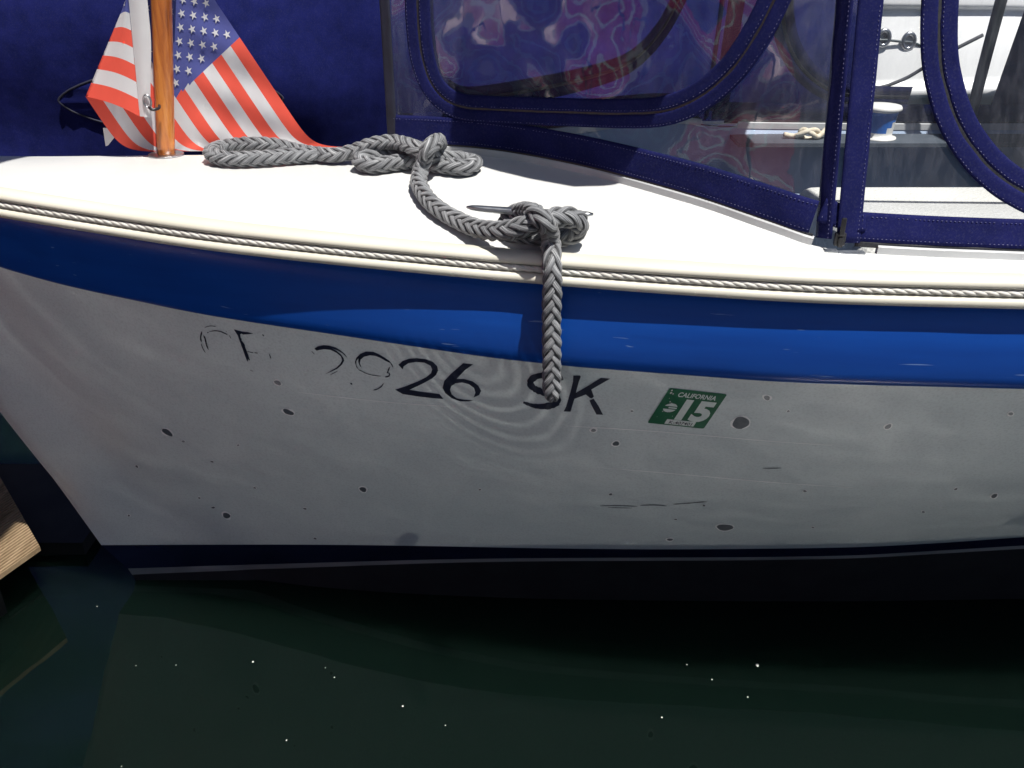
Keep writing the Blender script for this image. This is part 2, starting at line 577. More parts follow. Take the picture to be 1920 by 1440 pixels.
# deck hardware on the boat -------------------------------------------------
M_steel = mottled('worn_steel', (0.30, 0.31, 0.33), (0.46, 0.47, 0.49), 60, 0.22, 0.4, metallic=1.0)
M_alu = mottled('white_track', (0.40, 0.41, 0.42), (0.48, 0.49, 0.50), 12, 0.35)
M_black = mottled('black_plastic', (0.010, 0.010, 0.013), (0.018, 0.018, 0.022), 40, 0.35)

# cleat: base, two legs and a long tapered pair of horns
ca = deck_pt(875, 390, 0.033); cb = deck_pt(1112, 406, 0.033)
cmid = (ca + cb)/2
cx = (cb - ca); cx.z = 0; clen = cx.length; cx.normalize()
cy = Vector((0, 0, 1)).cross(cx)
czd = deck_z(cmid.x, cmid.y)
cleat = mesh('cleat', *join([(lambda V_F: V_F)(sweep(
    [cmid + cx*(clen*(i/24-0.5)) + Vector((0, 0, 0.002*(2*abs(i/24-0.5))**2)) for i in range(25)],
    circ(1.0, 12, 0.75), Vector((0, 0, 1)),
    scale=lambda t: 0.0062*(1 - (2*abs(t-0.5))**16*0.6)*(1.1-0.35*abs(2*t-1)))),
    sweep([cmid - cx*0.016 + Vector((0, 0, -0.034)) , cmid - cx*0.013 + Vector((0, 0, -0.015)), cmid - cx*0.012 + Vector((0, 0, 0.0))], circ(0.0068, 12), cx),
    sweep([cmid + cx*0.016 + Vector((0, 0, -0.034)) , cmid + cx*0.013 + Vector((0, 0, -0.015)), cmid + cx*0.012 + Vector((0, 0, 0.0))], circ(0.0068, 12), cx),
    sweep([Vector((cmid.x, cmid.y, czd-0.002)), Vector((cmid.x, cmid.y, czd+0.003)), Vector((cmid.x, cmid.y, czd+0.005))],
          [(a*1.0, b*1.0) for a, b in [(0.014*sin(2*pi*k/20), 0.034*cos(2*pi*k/20)) for k in range(20)]], cx)]), M_steel, boat)
fix_normals(cleat)

# canvas track round the cockpit
XS_T = []
x = APEX
while x < 1.7:
    XS_T.append(x); x += 0.004 if x < -0.12 else (0.012 if x < 0.7 else 0.05)
TB = [Vector((x, T_y(x), T_z(x))) for x in XS_T]
def track_piece(x0, x1, name):
    path = [Vector((p.x, p.y, p.z)) for p in TB if x0 <= p.x <= x1]
    path = catmull(path, 0.012)
    V, F = sweep(path, [(-0.007, -0.001), (0.002, -0.001), (0.002, 0.010), (0.0005, 0.0112), (-0.0055, 0.0112), (-0.007, 0.010)], Vector((0, 0, 1)))
    # outward side of the sweep is towards the gunwale
    o = mesh(name, V, F, M_alu, boat, smooth=False)
    return fix_normals(o)
tr1 = track_piece(-0.185, 0.365, 'canvas_track'); mirror_obj(tr1)
tr2 = track_piece(0.425, 1.69, 'canvas_track'); mirror_obj(tr2)

# cockpit inside ------------------------------------------------------------
M_inner = mottled('cockpit_liner', (0.26, 0.34, 0.47), (0.32, 0.40, 0.53), 6, 0.5)
M_sole = mottled('cockpit_sole', (0.16, 0.19, 0.24), (0.22, 0.25, 0.30), 30, 0.8)
def inner_rows(drop0, drop1, off0, off1, n=3):
    rows = []
    for i in range(n+1):
        s = i/n
        rows.append([Vector((p.x + 0.03*s*(1 if p.x < 0 else 0), min(YC, p.y + off0 + (off1-off0)*s), p.z - drop0 - (drop1-drop0)*s)) for p in TB])
    return rows
o = mesh('cockpit_liner', [p for r in inner_rows(-0.0005, 0.34, 0.004, 0.19, 4) for p in r], grid_faces(5, len(TB)), M_inner, boat); mirror_obj(o)
sole = mesh('cockpit_sole', [(-0.05, YC-0.10, 0.47), (0.3, YC-0.19, 0.47), (1.69, YC-0.21, 0.47), (1.69, YC+0.21, 0.47), (0.3, YC+0.19, 0.47), (-0.05, YC+0.10, 0.47)], [(0,1,2,3,4,5)], M_sole, boat, smooth=False)
m, nt, p, out = new_mat('white_upholstery')
nA = noise_tex(nt, coords(nt), 9, 4)
rA = ramp(nt, nA.outputs['Fac'], [(0.3, (0.60, 0.60, 0.57)), (0.7, (0.70, 0.70, 0.67))])
nt.links.new(rA.outputs[0], p.inputs['Base Color']); p.inputs['Roughness'].default_value = 0.45
vo = nd(nt, 'ShaderNodeTexVoronoi'); vo.inputs['Scale'].default_value = 190
nt.links.new(coords(nt), vo.inputs['Vector'])
bb = bump(nt, vo.outputs['Distance'], 0.5, 0.0025); nt.links.new(bb.outputs[0], p.inputs['Normal'])
M_uph = m
def cushion(name, x0, x1, y0, y1, z0, z1, mat, parent):
    bm = bmesh.new()
    V, F = box(((x0+x1)/2, (y0+y1)/2, (z0+z1)/2), x1-x0, y1-y0, z1-z0)
    off = parent.location
    vs = [bm.verts.new(v-off) for v in V]
    for f in F: bm.faces.new([vs[i] for i in f])
    bmesh.ops.recalc_face_normals(bm, faces=bm.faces)
    bmesh.ops.bevel(bm, geom=list(bm.edges), offset=0.03, segments=5, profile=0.6, affect='EDGES')
    me = bpy.data.meshes.new(name); bm.to_mesh(me); bm.free()
    me.materials.append(mat); me.polygons.foreach_set('use_smooth', [True]*len(me.polygons))
    o = bpy.data.objects.new(name, me); COL.objects.link(o); o.parent = parent
    return o
cushion('seat_cushion', 0.44, 1.5, 1.075, 1.40, 0.66, 0.787, M_uph, boat)
cushion('seat_base', 0.47, 1.5, 1.215, 1.37, 0.475, 0.65, M_inner, boat)
mesh('side_shelf', *box((0.91, YC+0.330, 0.7815), 0.98, 0.085, 0.007), mottled('shelf_grey', (0.045, 0.058, 0.075), (0.065, 0.08, 0.10), 20, 0.7), boat, smooth=False)
mesh('aft_bulkhead', *box((1.60, YC, 0.63), 0.02, 0.60, 0.34), M_inner, boat, smooth=False)
cushion('helm_console', 0.19, 0.34, 1.30, 1.62, 0.44, 0.70, M_inner, boat)

# ================================================================== registration marks
M_ink = mottled('navy_vinyl_mark', (0.006, 0.009, 0.026), (0.012, 0.017, 0.045), 90, 0.45)
M_ink2 = mottled('blue_vinyl_mark', (0.008, 0.035, 0.09), (0.012, 0.05, 0.13), 90, 0.45)
from mathutils.geometry import tessellate_polygon
def tri_px(poly, maxlen=9.0):
    """triangulate a picture polygon and split it so that it can follow the hull"""
    P = [Vector((a, b, 0)) for a, b in poly]
    tris = [[P[i] for i in t] for t in tessellate_polygon([P])]
    out = []
    def split(a, b, c, d=0):
        L = [((b-a).length, 0), ((c-b).length, 1), ((a-c).length, 2)]
        m_ = max(L)
        if m_[0] <= maxlen or d > 7: out.append((a, b, c)); return
        if m_[1] == 0: m = (a+b)/2; split(a, m, c, d+1); split(m, b, c, d+1)
        elif m_[1] == 1: m = (b+c)/2; split(a, b, m, d+1); split(a, m, c, d+1)
        else: m = (c+a)/2; split(a, b, m, d+1); split(m, b, c, d+1)
    for t in tris: split(*t)
    return out
def decal(tri_lists, lift, mapper=None):
    V = []; F = []
    cache = {}
    for tris in tri_lists:
        for t in tris:
            idx = []
            for q in t:
                key = (round(q.x, 3), round(q.y, 3))
                if key not in cache:
                    loc, nor = cast(BVH_TOP, q.x, q.y, lift)
                    if loc is None: cache[key] = None
                    else:
                        cache[key] = len(V); V.append(loc)
                idx.append(cache[key])
            if None in idx or len(set(idx)) < 3: continue
            F.append(tuple(idx))
    return V, F
def face_camera(o):
    bm = bmesh.new(); bm.from_mesh(o.data)
    off = o.parent.location
    for f in bm.faces:
        if f.normal.dot((f.calc_center_median() + off) - CAM) > 0: f.normal_flip()
    bm.to_mesh(o.data); bm.free(); return o
def stroke_poly(pts, w, w1=None):
    """ribbon polygon round a picture polyline, tapered to both ends"""
    L = []; R = []
    n = len(pts)
    fine = []
    for i in range(n-1):
        for k in range(4): fine.append((pts[i][0] + (pts[i+1][0]-pts[i][0])*k/4, pts[i][1] + (pts[i+1][1]-pts[i][1])*k/4))
    fine.append(pts[-1])
    # round the corners
    for _ in range(3):
        fine = [fine[0]] + [((fine[i-1][0]+2*fine[i][0]+fine[i+1][0])/4, (fine[i-1][1]+2*fine[i][1]+fine[i+1][1])/4) for i in range(1, len(fine)-1)] + [fine[-1]]
    m = len(fine)
    for i, q in enumerate(fine):
        a = fine[max(0, i-1)]; b = fine[min(m-1, i+1)]
        dx, dy = b[0]-a[0], b[1]-a[1]; l = math.hypot(dx, dy) or 1
        t = i/(m-1)
        ww = (w + ((w1 if w1 is not None else w)-w)*t)*0.5*(min(1.0, 0.35+5*t, 0.35+5*(1-t)))*(1+0.18*random.uniform(-1, 1))
        L.append((q[0]-dy/l*ww, q[1]+dx/l*ww)); R.append((q[0]+dy/l*ww, q[1]-dx/l*ww))
    return L + R[::-1]
def zc(pts, u0, v0, s): return [(u0+a/s, v0+b/s) for a, b in pts]
def mark(name, polys, zoom, mat=M_ink, strokes=(), wear=None, label=None):
    lists = [tri_px(zc(p_, *zoom)) for p_ in polys]
    for pts, w in strokes: lists.append(tri_px(zc(stroke_poly(pts, w), *zoom)))
    V, F = decal(lists, 0.0007)
    o = face_camera(mesh(name, V, F, mat, boat, smooth=False))
    if label: o['label'] = label
    return o
ZA = (360, 590, 6.857); ZB = (580, 640, 5.647); ZC = (960, 690, 9.6)
mark('registration_letter', [], ZA, M_ink, [
    ([(165,160),(240,138),(312,148)], 9), ([(225,214),(310,200),(390,218),(460,256)], 11), ([(483,262),(505,304)], 8),
    ([(130,212),(118,262),(112,300),(124,345)], 18), ([(150,262),(172,300),(180,345),(190,390),(214,446)], 16),
    ([(120,368),(140,430),(176,486)], 9), ([(200,232),(214,220)], 12), ([(440,206),(446,214)], 8)], label='faded letter C, only flecks of its outline left')
mark('registration_letter', [[(540,185),(640,212),(720,222),(790,240),(720,248),(660,252),(640,240),(622,250),(628,290),(640,330),(680,380),(685,410),(705,460),(720,500),(748,580),(735,585),(722,560),(722,600),(712,595),(690,540),(665,470),(640,400),(610,320),(590,262)]], ZA, M_ink, [
    ([(712,468),(760,480),(790,487)], 8), ([(806,485),(850,491)], 9), ([(908,248),(926,274)], 9), ([(994,497),(1018,562)], 10), ([(748,711),(795,724)], 6), ([(632,300),(640,318)], 9)], label='worn letter F with flaked bars')
mark('registration_digit', [[(55,75),(90,50),(150,38),(210,42),(280,62),(330,92),(375,130),(403,168),(395,165),(355,125),(300,92),(240,70),(290,98),(335,135),(365,175),(370,200),(350,240),(300,285),(240,315),(165,345),(225,312),(290,275),(330,235),(350,195),(335,155),(290,118),(230,88),(160,80),(110,88),(80,95)]], ZB, M_ink,
    [([(222,352),(304,310)], 6), ([(22,98),(58,134)], 5)], label='half-worn first digit 2, its foot gone')
mark('registration_digit', [[(485,215),(500,170),(540,130),(600,105),(680,108),(740,135),(800,170),(850,205),(880,245),(892,280),(880,265),(860,225),(810,205),(760,175),(700,150),(640,145),(580,160),(545,190),(535,225),(555,275),(535,255),(520,215),(522,175),(500,205),(498,245),(520,290),(560,320),(530,305),(500,270)]], ZB, M_ink,
    [([(535,298),(600,338),(680,358),(760,366)], 7), ([(852,268),(835,310),(824,338)], 12), ([(803,374),(840,370),(856,345),(838,328)], 13)], label='half-worn digit 9, most of its tail gone')
mark('worn_fragment', [], ZB, M_ink, [([(788,442),(765,475),(720,505),(680,513)], 11)])
mark('worn_fragment', [], ZB, M_ink, [([(436,438),(454,452)], 14)])
mark('registration_digit', [[(945,245),(990,205),(1060,180),(1140,175),(1230,185),(1310,215),(1355,260),(1365,305),(1345,350),(1300,390),(1200,445),(1060,510),(1180,530),(1380,555),(1420,607),(1320,600),(1150,580),(990,555),(910,508),(1000,480),(1140,425),(1240,375),(1290,335),(1302,295),(1285,255),(1220,222),(1130,215),(1050,228),(1000,262),(990,293)]], ZB)
mark('registration_digit', [[(1630,228),(1735,240),(1650,300),(1560,395),(1640,395),(1730,420),(1790,465),(1820,520),(1800,565),(1740,590),(1760,540),(1745,490),(1690,450),(1620,432),(1550,440),(1505,470),(1490,510),(1510,560),(1560,600),(1640,615),(1740,620),(1690,632),(1600,632),(1510,600),(1440,545),(1412,490),(1430,415),(1500,340),(1570,280)]], ZB)
mark('registration_letter', [], ZC, M_ink, [([(905,215),(890,165),(800,130),(680,105),(545,125),(430,145),(340,205),(322,275),(370,345),(470,400),(560,430),(700,470),(800,515),(842,575),(800,630),(680,680),(500,690),(350,668),(205,610)], 112)])
mark('registration_letter', [[(1105,128),(1225,130),(1240,150),(1205,240),(1150,440),(1310,350),(1600,172),(1768,185),(1430,380),(1475,505),(1440,540),(1400,530),(1330,470),(1125,550),(1085,680),(1055,780),(930,775),(975,690),(1020,540),(1060,400),(1100,240)],
      [(1395,575),(1470,545),(1560,680),(1640,835),(1520,830),(1430,660)]], ZC)

# year sticker ---------------------------------------------------------------
M_green = mottled('sticker_green', (0.005, 0.10, 0.045), (0.008, 0.13, 0.06), 60, 0.3)
M_stkw = mottled('sticker_silver', (0.60, 0.68, 0.65), (0.70, 0.76, 0.73), 60, 0.4)
STK = ((1255.5, 726.5), (1363.5, 738.5), (1319.5, 803.0), (1214.0, 792.0))
def stk(x, y):
    """sticker coordinates (0..1, y down) -> picture position"""
    (ax, ay), (bx, by), (cx_, cy_), (dx, dy) = STK
    return ((ax*(1-x)+bx*x)*(1-y) + (dx*(1-x)+cx_*x)*y, (ay*(1-x)+by*x)*(1-y) + (dy*(1-x)+cy_*x)*y)
def rounded(x0, y0, x1, y1, r, n=4):
    P = []
    for cx_, cy_, a0 in ((x1-r, y0+r, -90), (x1-r, y1-r, 0), (x0+r, y1-r, 90), (x0+r, y0+r, 180)):
        for k in range(n+1):
            a = radians(a0 + 90*k/n); P.append((cx_ + r*cos(a), cy_ + r*sin(a)))
    return P
V, F = decal([tri_px([stk(*q) for q in rounded(0, 0, 1, 1, 0.035)])], 0.0008)
sticker = face_camera(mesh('year_sticker', V, F, M_green, boat, smooth=False))
sticker['label'] = 'green year sticker reading CALIFORNIA 15'
def text_tris(body, bold=0.0):
    cu = bpy.data.curves.new('lettering', 'FONT'); cu.body = body; cu.offset = bold; cu.resolution_u = 4
    ob = bpy.data.objects.new('lettering', cu); COL.objects.link(ob)
    dg = bpy.context.evaluated_depsgraph_get()
    me = ob.evaluated_get(dg).to_mesh()
    me.calc_loop_triangles()
    vs = [v.co.copy() for v in me.vertices]
    tr = [tuple(t.vertices) for t in me.loop_triangles]
    ob.evaluated_get(dg).to_mesh_clear()
    bpy.data.objects.remove(ob); bpy.data.curves.remove(cu)
    xs_ = [v.x for v in vs]; ys_ = [v.y for v in vs]
    x0, x1, y0, y1 = min(xs_), max(xs_), min(ys_), max(ys_)
    return [[((vs[i].x-x0)/(x1-x0), 1-(vs[i].y-y0)/(y1-y0)) for i in t] for t in tr]
def sticker_print(name, tris, rect, lift, mat):
    x0, y0, x1, y1 = rect
    L = [[tuple(Vector((*stk(x0+(x1-x0)*a, y0+(y1-y0)*b), 0)) for a, b in t) for t in tris]]
    V, F = decal(L, lift)
    o = mesh(name, V, F, mat, boat, smooth=False)
    face_camera(o)
    o.parent = sticker
    o.location = (0, 0, 0)
    return o
sticker_print('lettering', text_tris('CALIFORNIA', 0.02), (0.21, 0.075, 0.87, 0.205), 0.0012, M_stkw)
sticker_print('numeral', text_tris('15', 0.05), (0.40, 0.25, 0.945, 0.835), 0.0012, M_stkw)
pl = tri_px([stk(*q) for q in rounded(0.285, 0.835, 0.80, 0.965, 0.01)])
V, F = decal([pl], 0.0012)
o = face_camera(mesh('serial_plate', V, F, M_stkw, boat, smooth=False)); o.parent = sticker
sticker_print('serial_number', text_tris('K-407401', 0.012), (0.35, 0.862, 0.75, 0.945), 0.0016, M_ink)
# little emblem left of the numeral: a disc crossed by dark bars
em = []
for (yy0, yy1) in ((-1.0, -0.35), (-0.18, 0.12), (0.30, 1.0)):
    P = []
    for k in range(13):
        y = yy0 + (yy1-yy0)*k/12; P.append((0.215 + 0.115*sqrt(max(0, 1-y*y)), 0.525 + 0.125*y))
    for k in range(12, -1, -1):
        y = yy0 + (yy1-yy0)*k/12
        x_ = -sqrt(max(0, 1-y*y)) if not (-0.2 < y < 0.15) else -0.25
        P.append((0.215 + 0.115*x_, 0.525 + 0.125*y))
    em.append(tri_px([stk(*q) for q in P]))
V, F = decal(em, 0.0012)
o = face_camera(mesh('emblem', V, F, M_stkw, boat, smooth=False)); o.parent = sticker
# flecks where the sticker has chipped
fl = []
for (x_, y_, r_) in ((0.06, 0.05, 0.022), (0.07, 0.12, 0.026), (0.115, 0.14, 0.018), (0.10, 0.27, 0.010), (0.15, 0.36, 0.016), (0.19, 0.41, 0.02), (0.13, 0.64, 0.015), (0.34, 0.74, 0.009), (0.09, 0.80, 0.008)):
    fl.append(tri_px([stk(x_ + r_*cos(a)*random.uniform(0.5, 1), y_ + r_*1.4*sin(a)*random.uniform(0.5, 1)) for a in [2*pi*k/7 for k in range(7)]]))
V, F = decal(fl, 0.0013)
o = face_camera(mesh('chipped_flecks', V, F, M_white, boat, smooth=False)); o.parent = sticker

# painted shadows of floating bits with bright rims, and scuffs, on the topside ----------------------------------------
M_spot = mottled('float_shadow_and_scuff', (0.070, 0.085, 0.105), (0.10, 0.115, 0.135), 120, 0.5)
M_halo = mottled('shadow_rim_and_scratch', (0.88, 0.89, 0.88), (0.92, 0.93, 0.92), 120, 0.45)
M_spot2 = mottled('float_shadow_faint', (0.22, 0.24, 0.25), (0.28, 0.30, 0.31), 120, 0.5)
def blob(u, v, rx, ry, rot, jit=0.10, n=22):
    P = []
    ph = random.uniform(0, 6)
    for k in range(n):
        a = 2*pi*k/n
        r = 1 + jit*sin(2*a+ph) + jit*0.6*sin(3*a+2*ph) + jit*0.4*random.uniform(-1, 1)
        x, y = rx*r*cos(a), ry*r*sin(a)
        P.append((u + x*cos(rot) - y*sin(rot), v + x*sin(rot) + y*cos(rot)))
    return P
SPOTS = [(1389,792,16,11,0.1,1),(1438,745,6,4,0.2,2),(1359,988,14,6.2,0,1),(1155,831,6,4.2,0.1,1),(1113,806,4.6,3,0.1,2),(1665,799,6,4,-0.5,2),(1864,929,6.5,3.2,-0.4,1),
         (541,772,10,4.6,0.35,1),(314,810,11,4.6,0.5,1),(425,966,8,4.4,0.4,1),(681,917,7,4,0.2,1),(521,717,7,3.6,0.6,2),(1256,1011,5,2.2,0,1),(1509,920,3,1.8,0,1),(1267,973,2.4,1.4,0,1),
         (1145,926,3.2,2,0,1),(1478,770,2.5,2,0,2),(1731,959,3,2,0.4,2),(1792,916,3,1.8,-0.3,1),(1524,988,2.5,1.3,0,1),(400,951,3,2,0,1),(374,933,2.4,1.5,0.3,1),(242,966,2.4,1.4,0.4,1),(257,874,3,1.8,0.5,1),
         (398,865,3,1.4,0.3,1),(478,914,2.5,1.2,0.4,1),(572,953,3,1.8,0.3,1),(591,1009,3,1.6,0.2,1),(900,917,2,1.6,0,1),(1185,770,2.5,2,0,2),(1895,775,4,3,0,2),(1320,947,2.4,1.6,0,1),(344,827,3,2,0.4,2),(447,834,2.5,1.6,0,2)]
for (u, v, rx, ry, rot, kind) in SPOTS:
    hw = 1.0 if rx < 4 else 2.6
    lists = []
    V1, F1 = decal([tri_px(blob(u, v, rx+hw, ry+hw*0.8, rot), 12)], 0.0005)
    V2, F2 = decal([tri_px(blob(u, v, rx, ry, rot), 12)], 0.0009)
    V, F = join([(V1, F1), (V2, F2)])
    o = mesh('painted_float_shadow', V, F, [M_halo, M_spot if kind == 1 else M_spot2], boat, smooth=False, midx=[0]*len(F1)+[1]*len(F2))
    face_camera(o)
for pts, w in (([(1125,948),(1160,947),(1195,949)], 1.6), ([(1200,947),(1225,946),(1250,948)], 1.8), ([(1262,945),(1290,943),(1325,940)], 1.6), ([(1140,951),(1185,952)], 1.2), ([(1430,878),(1465,877)], 1.6)):
    V, F = decal([tri_px(stroke_poly(pts, w), 12)], 0.0006)
    face_camera(mesh('scuff_mark', V, F, M_spot, boat, smooth=False))
for pts in ([(1060,798),(1200,806),(1330,817),(1430,826),(1560,835)], [(1120,876),(1280,889),(1440,904),(1600,914)], [(560,735),(700,752),(840,762)]):
    V, F = decal([tri_px(stroke_poly(pts, 1.3), 14)], 0.0004)
    face_camera(mesh('scratch', V, F, M_halo, boat, smooth=False))
tag(boat, 'small white motorboat with blue strake and worn registration number 2926 SK', 'motorboat')

# ================================================================== mooring rope
m, nt, p, out = new_mat('grey_braid')
uvn = nd(nt, 'ShaderNodeUVMap'); uvn.uv_map = 'UVMap'
mp = nd(nt, 'ShaderNodeMapping'); nt.links.new(uvn.outputs[0], mp.inputs[0]); mp.inputs['Scale'].default_value = (34, 30, 1)
nA = noise_tex(nt, mp.outputs[0], 1.0, 4, 0.6)
nB = noise_tex(nt, coords(nt), 55, 4, 0.6)
rA = ramp(nt, nA.outputs['Fac'], [(0.32, (0.036, 0.039, 0.047)), (0.5, (0.18, 0.188, 0.203)), (0.66, (0.52, 0.527, 0.54))])
rB = ramp(nt, nB.outputs['Fac'], [(0.30, (0.55, 0.55, 0.57)), (0.62, (1, 1, 1))])
mB = nd(nt, 'ShaderNodeMixRGB', blend_type='MULTIPLY'); mB.inputs[0].default_value = 0.8
nt.links.new(rA.outputs[0], mB.inputs[1]); nt.links.new(rB.outputs[0], mB.inputs[2])
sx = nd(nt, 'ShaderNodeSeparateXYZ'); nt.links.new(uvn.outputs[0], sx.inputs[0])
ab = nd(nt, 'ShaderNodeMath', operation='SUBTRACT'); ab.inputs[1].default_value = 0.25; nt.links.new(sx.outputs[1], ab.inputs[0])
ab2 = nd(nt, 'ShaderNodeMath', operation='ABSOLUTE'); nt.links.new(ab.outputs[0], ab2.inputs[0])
rG = ramp(nt, ab2.outputs[0], [(0.10, (1, 1, 1)), (0.24, (0.22, 0.22, 0.24))])      # darker towards each strand's sides
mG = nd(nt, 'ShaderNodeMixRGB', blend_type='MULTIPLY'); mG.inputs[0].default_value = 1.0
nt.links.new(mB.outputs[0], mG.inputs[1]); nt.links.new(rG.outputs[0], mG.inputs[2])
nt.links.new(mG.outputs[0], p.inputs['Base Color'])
p.inputs['Roughness'].default_value = 0.62
p.inputs['Sheen Weight'].default_value = 0.15
bb = bump(nt, nA.outputs['Fac'], 1.0, 0.0016); nt.links.new(bb.outputs[0], p.inputs['Normal'])
M_rope = m

def dp(u, v, h): return deck_pt(u, v, h)
rp = []
for (u, v, h) in [(600,293,0.010),(556,294,0.011),(500,297,0.012),(440,299,0.012),(405,294,0.013),(397,284,0.015),(420,275,0.016),(470,270,0.022),(520,273,0.020),(565,284,0.013),(620,292,0.012),
                  (662,284,0.018),(704,270,0.030),(745,267,0.034),(785,279,0.036),(830,294,0.022),(868,299,0.013),(889,306,0.012),(872,315,0.012),(828,311,0.012),(775,303,0.012),(735,306,0.0125),(700,310,0.0125),(676,304,0.013),(688,294,0.016),(722,290,0.014),
                  (765,290,0.014),(800,283,0.020),(822,272,0.034),(817,266,0.050),(803,279,0.048),(795,300,0.030),(787,326,0.014),(786,346,0.012),(800,371,0.012),(826,395,0.012),(860,414,0.013),(900,430,0.020),(945,433,0.030),(990,422,0.042),(1035,409,0.047),(1070,408,0.046),(1088,421,0.034),(1075,440,0.018),
                  (1040,446,0.012),(1000,444,0.012),(965,434,0.014),(950,418,0.016),(962,404,0.022),(984,397,0.042),(1003,400,0.056),(1022,416,0.050),(1031,438,0.030),(1032,462,0.014)]:
    rp.append(dp(u, v, h))
# over the gunwale and down
gx = rp[-1].x
tt = min((on('G', i/2000) for i in range(2001)), key=lambda q: abs(q.x-gx-0.002))
rp += [Vector((gx+0.001, tt.y+0.014, tt.z+0.046)), Vector((gx+0.001, tt.y-0.008, tt.z+0.034)), Vector((gx+0.002, tt.y-0.0145, tt.z+0.012)), Vector((gx+0.002, tt.y-0.016, tt.z-0.03)),
       Vector((gx+0.003, tt.y-0.016, tt.z-0.075)), Vector((gx+0.004, tt.y-0.015, tt.z-0.118)), Vector((gx+0.0045, tt.y-0.014, tt.z-0.148))]
rpath = catmull(rp, 0.0022)
# keep the rope on top of the deck
for q in rpath[:]:
    if q.y > tt.y + 0.02:
        zz = deck_z(q.x, q.y)
        if q.z < zz + 0.0125: q.z = zz + 0.0125
def braid(path, R, A, hw, ht, pitch, n=4, nseg=8):
    upv = []
    for q in path:
        upv.append(Vector((0, -0.35, 1)))
    # near the hanging end the broad face turns to the viewer
    fr = frames(path, None)
    S = [0.0]
    for a, b in zip(path, path[1:]): S.append(S[-1] + (b-a).length)
    L = S[-1]
    t_, N_, B_ = fr[int(len(path)*0.94)]
    psi = math.atan2(Vector((0.1, -1, 0)).dot(B_), Vector((0.1, -1, 0)).dot(N_))
    V = []; F = []; UV = []
    for sgn in (1, -1):
        for k in range(n):
            cen = []; rad = []
            for i, (q, (t, N, B)) in enumerate(zip(path, fr)):
                th = psi + sgn*2*pi*S[i]/pitch + 2*pi*k/n + (pi/n if sgn < 0 else 0)
                r = R + sgn*A*sin(2*(th-psi))
                e = 1.0
                if S[i] > L - 0.014: e = max(0.35, 1 - ((S[i]-(L-0.014))/0.014)**2*0.5)
                if S[i] < 0.014: e = max(0.35, 1 - ((0.014-S[i])/0.014)**2*0.5)
                d = N*cos(th)*0.92 + B*sin(th)*1.06
                cen.append(q + d*(r*e)); rad.append(d.normalized())
            jit = random.uniform(0.93, 1.07)
            prof = [(hw*jit*cos(2*pi*j/nseg), ht*sin(2*pi*j/nseg)) for j in range(nseg)]
            fr2 = frames(cen, rad); base = len(V)
            for i, (c, (t, N, B)) in enumerate(zip(cen, fr2)):
                ws = 1 + 0.20*noise.noise(Vector((S[i]*60, k*3.1, sgn*7)))
                for j, (a, b) in enumerate(prof):
                    V.append(c + B*(a*ws) + N*(b*ws)); UV.append((S[i]*1.0 + k*0.37 + sgn*2.3, j/nseg))
            for f in grid_faces(len(cen), nseg, loop=True): F.append(tuple(v+base for v in f))
            F.append(tuple(range(base, base+nseg))[::-1]); F.append(tuple(range(len(V)-nseg, len(V))))
    return V, F, UV
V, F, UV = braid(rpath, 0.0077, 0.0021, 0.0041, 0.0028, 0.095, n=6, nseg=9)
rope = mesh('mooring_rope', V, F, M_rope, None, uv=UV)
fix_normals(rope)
tag(rope, 'grey braided mooring rope coiled on deck, hitched on the cleat, end hanging over the side', 'rope')

# ================================================================== flagpole and flag
m, nt, p, out = new_mat('varnished_wood')
nA = noise_tex(nt, coords(nt, (30, 30, 2.2)), 3.0, 6, 0.65)
rA = ramp(nt, nA.outputs['Fac'], [(0.28, (0.16, 0.035, 0.006)), (0.46, (0.36, 0.10, 0.016)), (0.60, (0.50, 0.17, 0.03)), (0.75, (0.60, 0.24, 0.05))])
nt.links.new(rA.outputs[0], p.inputs['Base Color'])
p.inputs['Roughness'].default_value = 0.35
p.inputs['Coat Weight'].default_value = 0.7; p.inputs['Coat Roughness'].default_value = 0.12
bb = bump(nt, nA.outputs['Fac'], 0.25, 0.002); nt.links.new(bb.outputs[0], p.inputs['Normal'])
M_wood = m
PB = PY(311, 288, YC-0.006); PB.z = deck_z(PB.x, YC-0.002) + 0.001
PT = PY(302.5, 0, YC-0.006)
dirp = (PT - PB).normalized()
fpole = empty('flagpole', PB)
path = [PB + dirp*s for s in [0.002 + 0.012*i for i in range(60)]]
V, F = sweep(path, circ(1, 20), Vector((0, -1, 0)), scale=lambda t: 0.0130 + 0.0022*min(1, t*2.4) - 0.004*max(0, t-0.5))
mesh('pole', V, F, M_wood, fpole)
V, F = sweep([PB + Vector((0, 0, z)) for z in (-0.0005, 0.0022, 0.0034)], circ(1, 28), Vector((0, -1, 0)), scale=lambda t: 0.0265 if t < 0.9 else 0.0248)
mesh('base_flange', V, F, M_steel, fpole, smooth=False)
tag(fpole, 'varnished wooden flagpole standing in a round steel base on the foredeck', 'flagpole')

